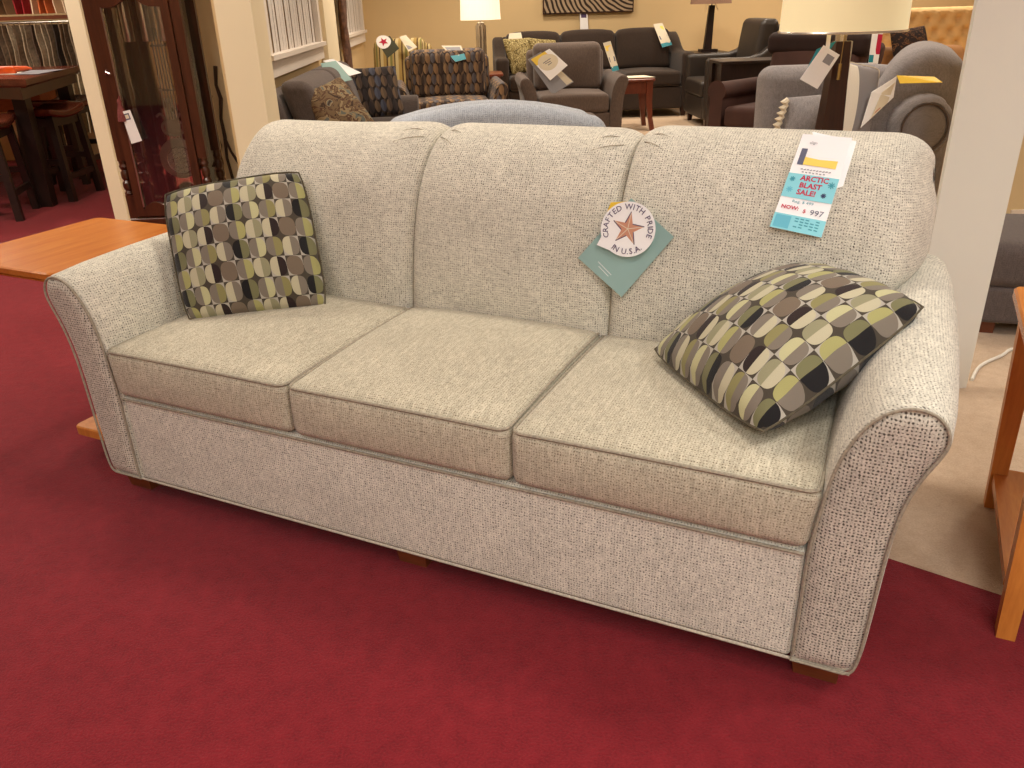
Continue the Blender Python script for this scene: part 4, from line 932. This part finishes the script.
for sx in (-1, 1):
    s_ = MB().box(sx*(hw-.03)-.003, sx*(hw-.03)+.003, .045, dp-.045, .165, ht).build('side_glass', M['glass'], t, smooth=False)
MB().box(-hw, hw, dp-.012, dp, .165, ht).build('back_panel', plain('clock_mirror_back', (236, 216, 186), .08, 1., var=.01), t, smooth=False)
MB().box(-hw+.01, hw-.01, .02, dp, .150, .168).build('inner_floor', plain('clock_inner_floor', (120, 40, 40), .3), t, smooth=False)
# hood
h = MB(); h.rbox(.64, .42, .07, .015, 4, c=(0, dp/2, ht)).box(-.28, .28, .0, dp, ht+.07, ht+.50).rbox(.66, .44, .05, .015, 4, c=(0, dp/2, ht+.50))
h.prism([(-.30, ht+.55), (.30, ht+.55), (.20, ht+.60), (.08, ht+.70), (0, ht+.72), (-.08, ht+.70), (-.20, ht+.60)], .02, .06, 'y'); hood = h.build('hood', M['mahog'], t, smooth=False)
MB().lathe([(.17, .0), (.17, -.012), (.001, -.012)], 40, (0, 0, ht+.28), ax='y').build('dial', M['brass'], hood)
# works
for x in (-.10, .0, .095):
    w_ = MB().lathe([(.001, 1.13), (.026, 1.132), (.028, 1.14), (.028, 1.45), (.024, 1.47), (.004, 1.475), (.004, 1.62)], 20, (x+.02, .11, 0)).build('weight', M['silver'], t)
pd = MB()
for i in range(5): pd.box(.012+i*.017, .018+i*.017, .175, .181, .56, 1.2)
for z in (.62, .86, 1.1): pd.box(.004, .092, .172, .184, z, z+.012)
pd.build('pendulum_rod', M['pewter'], t, smooth=False)
bob = MB().lathe([(.001, .165), (.10, .168), (.118, .175), (.118, .181), (.09, .186)], 40, (.048, 0, .475), ax='y').build('pendulum_bob', M['pewter'], t)
r2 = MB(); r2.tube([(.055+.078*math.cos(2*PI*k/40), .163, .465+.078*math.sin(2*PI*k/40)) for k in range(40)], .003, 6, True)
for ring, cnt in ((.058, 12), (.034, 8), (.012, 5)):
    for k in range(cnt):
        a = 2*PI*k/cnt; cx, cz = .055+ring*math.cos(a), .465+ring*math.sin(a)
        r2.tube([(cx+.012*math.cos(q), .163, cz+.012*math.sin(q)) for q in [2*PI*j/8 for j in range(8)]], .002, 4, True)
MB().lathe([(.001, .1635), (.076, .1635), (.077, .166)], 32, (.055, 0, .465), ax='y').build('bob_plate', plain('bob_plate_grey', (150, 142, 130), .5), bob)
fil = r2.build('filigree', M['steel'], bob)
ly = MB()
for sx in (-1, 1): ly.tube(smooth_poly([(.045, .168, .61), (.045+sx*.05, .168, .625), (.045+sx*.06, .168, .67), (.045+sx*.035, .168, .70), (.045+sx*.06, .168, .735), (.045+sx*.085, .168, .72)], 4), .008, 6)
ly.box(.0, .09, .166, .172, .63, .70); ly.build('lyre_ornament', M['pewter'], t)
MB().tube([(-dx+.005, -.02, .985), (-dx+.03, -.03, .975)], .007, 6).tube([(-dx+.0, -.016, .975), (-dx+.01, -.02, 1.0)], .004, 6).build('key', M['steel'], t)
o = MB().tube([(-.155, -.025, .86), (-.155, -.03, .83)], .004, 6).lathe([(.006, .845), (.014, .83), (.010, .815), (.018, .79), (.026, .75), (.028, .725), (.02, .722)], 12, (-.158, -.03, 0)).build('tassel', M['tassel'], t, angle=50)
tt, c = simple_card('price_tag', 'white price tag hanging on the door of the longcase clock', 'price tag', (-1.922, 4.955, .775), (-1.868, 4.955, .785), (-1.838, 4.955, .615), (-1.900, 4.955, .600), 'white', [('print_border', 'slate', .2, .75, .08, .28), ('print', 'cream', .3, .65, .12, .24)])

# ------------------------------------------------------------------ pub table corner
t = root('pub_table', 'dark red brown counter height table with papers at the upper left', 'table', (-3.6, 6.9, 0))
TP = [(.70, -.90), (.44, .65), (-.70, .75), (-.78, -.55), (-.05, -.95+.25)]
TP = [(.70, -.90), (.43, .62), (-.70, .62), (-.78, -.10), (.28, -.66)]
TP = [(.70, -.90), (.43, .62), (-.75, .62), (-.75, .05), (.30, -.72)][::1]
b = MB(); b.rings([[(x, y, z) for x, y in inset(TP, d)] for z, d in ((.845, .02), (.86, 0), (.895, 0), (.90, .006))]); b.build('tabletop', M['stoolseat'], t, angle=30)
MB().rings([[(x, y, z) for x, y in inset(TP, .05)] for z in (.77, .847)]).build('apron', M['mahog_d'], t, smooth=False)
for x, y in ((.50, -.62), (.33, .48), (-.62, .50), (-.30, -.15)): MB().box(x-.045, x+.045, y-.045, y+.045, 0, .775).build('leg', M['blackwood'], t, smooth=False)
def stool():
    s = root('counter_stool', 'dark wooden saddle seat stool in front of the counter table, nearest the clock', 'stool', (0, 0, 0), 0, 'stools at the counter table')
    MB().rbox(.46, .34, .05, .02, 10, c=(0, 0, .60), fn=lambda x, y, z: (x, y, z+.035*(x/.23)**2-.01)).build('seat', M['stoolseat'], s)
    for sx in (-1, 1):
        for sy in (-1, 1):
            x, y = sx*.17, sy*.12; X, Y = sx*.20, sy*.15
            MB().hexa([(X-.024, Y-.024, 0), (X+.024, Y-.024, 0), (X+.024, Y+.024, 0), (X-.024, Y+.024, 0)], [(x-.022, y-.022, .61), (x+.022, y-.022, .61), (x+.022, y+.022, .61), (x-.022, y+.022, .61)]).build('leg', M['blackwood'], s, smooth=False)
    for sy in (-1, 1): MB().box(-.18, .18, sy*.145-.012, sy*.145+.012, .16, .20).build('stretcher', M['blackwood'], s, smooth=False)
    for sx in (-1, 1): MB().box(sx*.185-.012, sx*.185+.012, -.13, .13, .27, .31).build('stretcher', M['blackwood'], s, smooth=False)
    MB().box(-.17, .17, -.135, -.115, .54, .60).box(-.17, .17, .115, .135, .54, .60).box(-.18, -.16, -.12, .12, .54, .60).box(.16, .18, -.12, .12, .54, .60).build('apron', M['blackwood'], s, smooth=False)
    return s
s0 = stool(); s0.location = (-3.10, 6.62, 0); s0.rotation_euler = (0, 0, 1.45)
copy_tree(s0, 'dark wooden saddle seat stool at the left edge, nearest the camera of the three', (-3.27, 5.98, 0), 1.75)
copy_tree(s0, 'dark wooden saddle seat stool half hidden behind the stool nearest the clock', (-3.28, 7.32, 0), 1.45)
o = MB().rbox(.16, .05, .05, .02, 5, fn=lambda x, y, z: (x, y+.03*math.cos(x*14), z)).tube([(-.19+.045*math.cos(a), .03, .025+.02*math.sin(a)) for a in [2*PI*k/16 for k in range(16)]], .012, 6, True).tube([(.06, .02, .03), (.17, .01, .035), (.22, .0, .03)], [.02, .012, .006], 8).build('clamp', M['orange'])
o.location = (-3.32, 6.62, .90); o.scale = (.85, .9, 1.1); tag(o, 'orange plastic handled tool on the counter table', 'tool')
simple_card('paper_sheet', 'pale paper sheets spread on the counter table', 'papers', (-3.75, 6.95, .903), (-3.2, 6.75, .903), (-3.12, 6.50, .903), (-3.6, 6.7, .903), 'cream')
simple_card('paper_sheet', 'grey patterned sample sheet on the counter table near its corner', 'papers', (-3.3, 6.95, .905), (-3.04, 6.95, .905), (-3.02, 6.45, .905), (-3.22, 6.50, .905), 'greyp')
t = root('console_table', 'orange brown wooden console table beneath the hanging fabric swatches', 'table', (-4.0, 7.54, 0))
MB().rbox(.85, .32, .20, .01, 3, c=(0, .18, .545)).build('body', M['chestwood'], t); MB().rbox(.9, .36, .03, .01, 3, c=(0, .18, .745)).build('tabletop', M['chestwood'], t)
for x in (-.38, .38):
    for y in (.05, .31): MB().box(x-.025, x+.025, y-.025, y+.025, 0, .55).build('leg', M['blackwood'], t, smooth=False)

# swatch rack
t = root('swatch_rack', 'tall rack of rails for hanging fabric samples behind the counter table', 'rack', (-3.9, 8.0, 0))
for x in (-.8, .68): MB().box(x-.02, x+.02, -.02, .02, 0, 2.1).build('upright', M['silver'], t, smooth=False)
for z in (.83, 1.235, 1.75): MB().tube([(-.8, 0, z), (.68, 0, z)], .010, 8).tube([(-.8, -.06, z), (.68, -.06, z)], .006, 8).build('rail', M['silver'], t)
MB().box(-.58, .68, -.06, .25, 1.255, 1.285).build('shelf', M['foot'], t, smooth=False)
def swatch(i, x, y, ztop, h, w, m, label, group, tilt=0):
    b = MB(); N = 6; rs = []; a = R.uniform(.9, 1.35)
    def wave(k): return .006*math.sin(k*1.3+i)
    for k in range(N+1):
        z = ztop-h*k/N; rs.append([(p[0]*math.cos(a)-p[1]*math.sin(a)+wave(k), p[0]*math.sin(a)+p[1]*math.cos(a), z) for p in ((-w/2, -.006), (w/2, -.006), (w/2, .006), (-w/2, .006))])
    b.rings(rs, flip=True); o = b.build('fabric_swatch', m, None, smooth=False); o.location = (x, y, 0); tag(o, label, 'fabric swatch', group)
    hb = MB(); hb.tube([(0, 0, ztop-.004), (0, 0, ztop+.016)], .005, 5).rbox(.03, .014, .02, .003, 1, c=(0, 0, ztop-.02)); hb.build('clip', M['steel'], o); return o
SWC = [plain('swatch_brown_a', (78, 60, 46), .9, var=.4, sc=40), plain('swatch_brown_b', (104, 86, 66), .9, var=.4, sc=50), plain('swatch_taupe', (128, 112, 92), .9, var=.35, sc=45), plain('swatch_dark', (52, 40, 32), .9, var=.3, sc=30), plain('swatch_stone', (158, 142, 118), .9, var=.3, sc=60)]
for i in range(30): swatch(i, -4.62+i*.0465, 7.965+.01*(i % 2), 1.215, .40, .13, SWC[R.randrange(5)], 'brown or grey fabric sample hanging on the middle rail of the swatch rack', 'fabric samples on the middle rail')
SW2 = [plain('swatch_ivory', (206, 190, 158), .9, var=.2, sc=50), plain('swatch_sand', (176, 154, 118), .9, var=.3, sc=40), plain('swatch_oat', (150, 128, 96), .9, var=.3, sc=60)]
for i in range(12): swatch(i, -3.80+i*.05, 7.965+.01*(i % 2), .81, .50, .13, SW2[i % 3], 'ivory or sand fabric sample hanging on the bottom rail of the swatch rack', 'fabric samples on the bottom rail')
SW3 = [plain('swatch_crimson', (150, 26, 34), .9, var=.2), plain('swatch_maroon', (88, 26, 28), .9, var=.2), plain('swatch_ivory2', (224, 200, 168), .9, var=.1), plain('swatch_rust', (196, 104, 56), .9, var=.3), plain('swatch_brown_c', (110, 80, 50), .9, var=.2)]
for i, k in enumerate((4, 1, 0, 0, 1, 1, 1, 2, 4, 4, 0, 0, 2, 3, 3, 2, 2)): swatch(i+3, -4.42+i*.068, 7.99, 1.73, .43, .14, SW3[k], 'red, rust or ivory fabric sample hanging on the top rail of the swatch rack', 'fabric samples on the top rail')
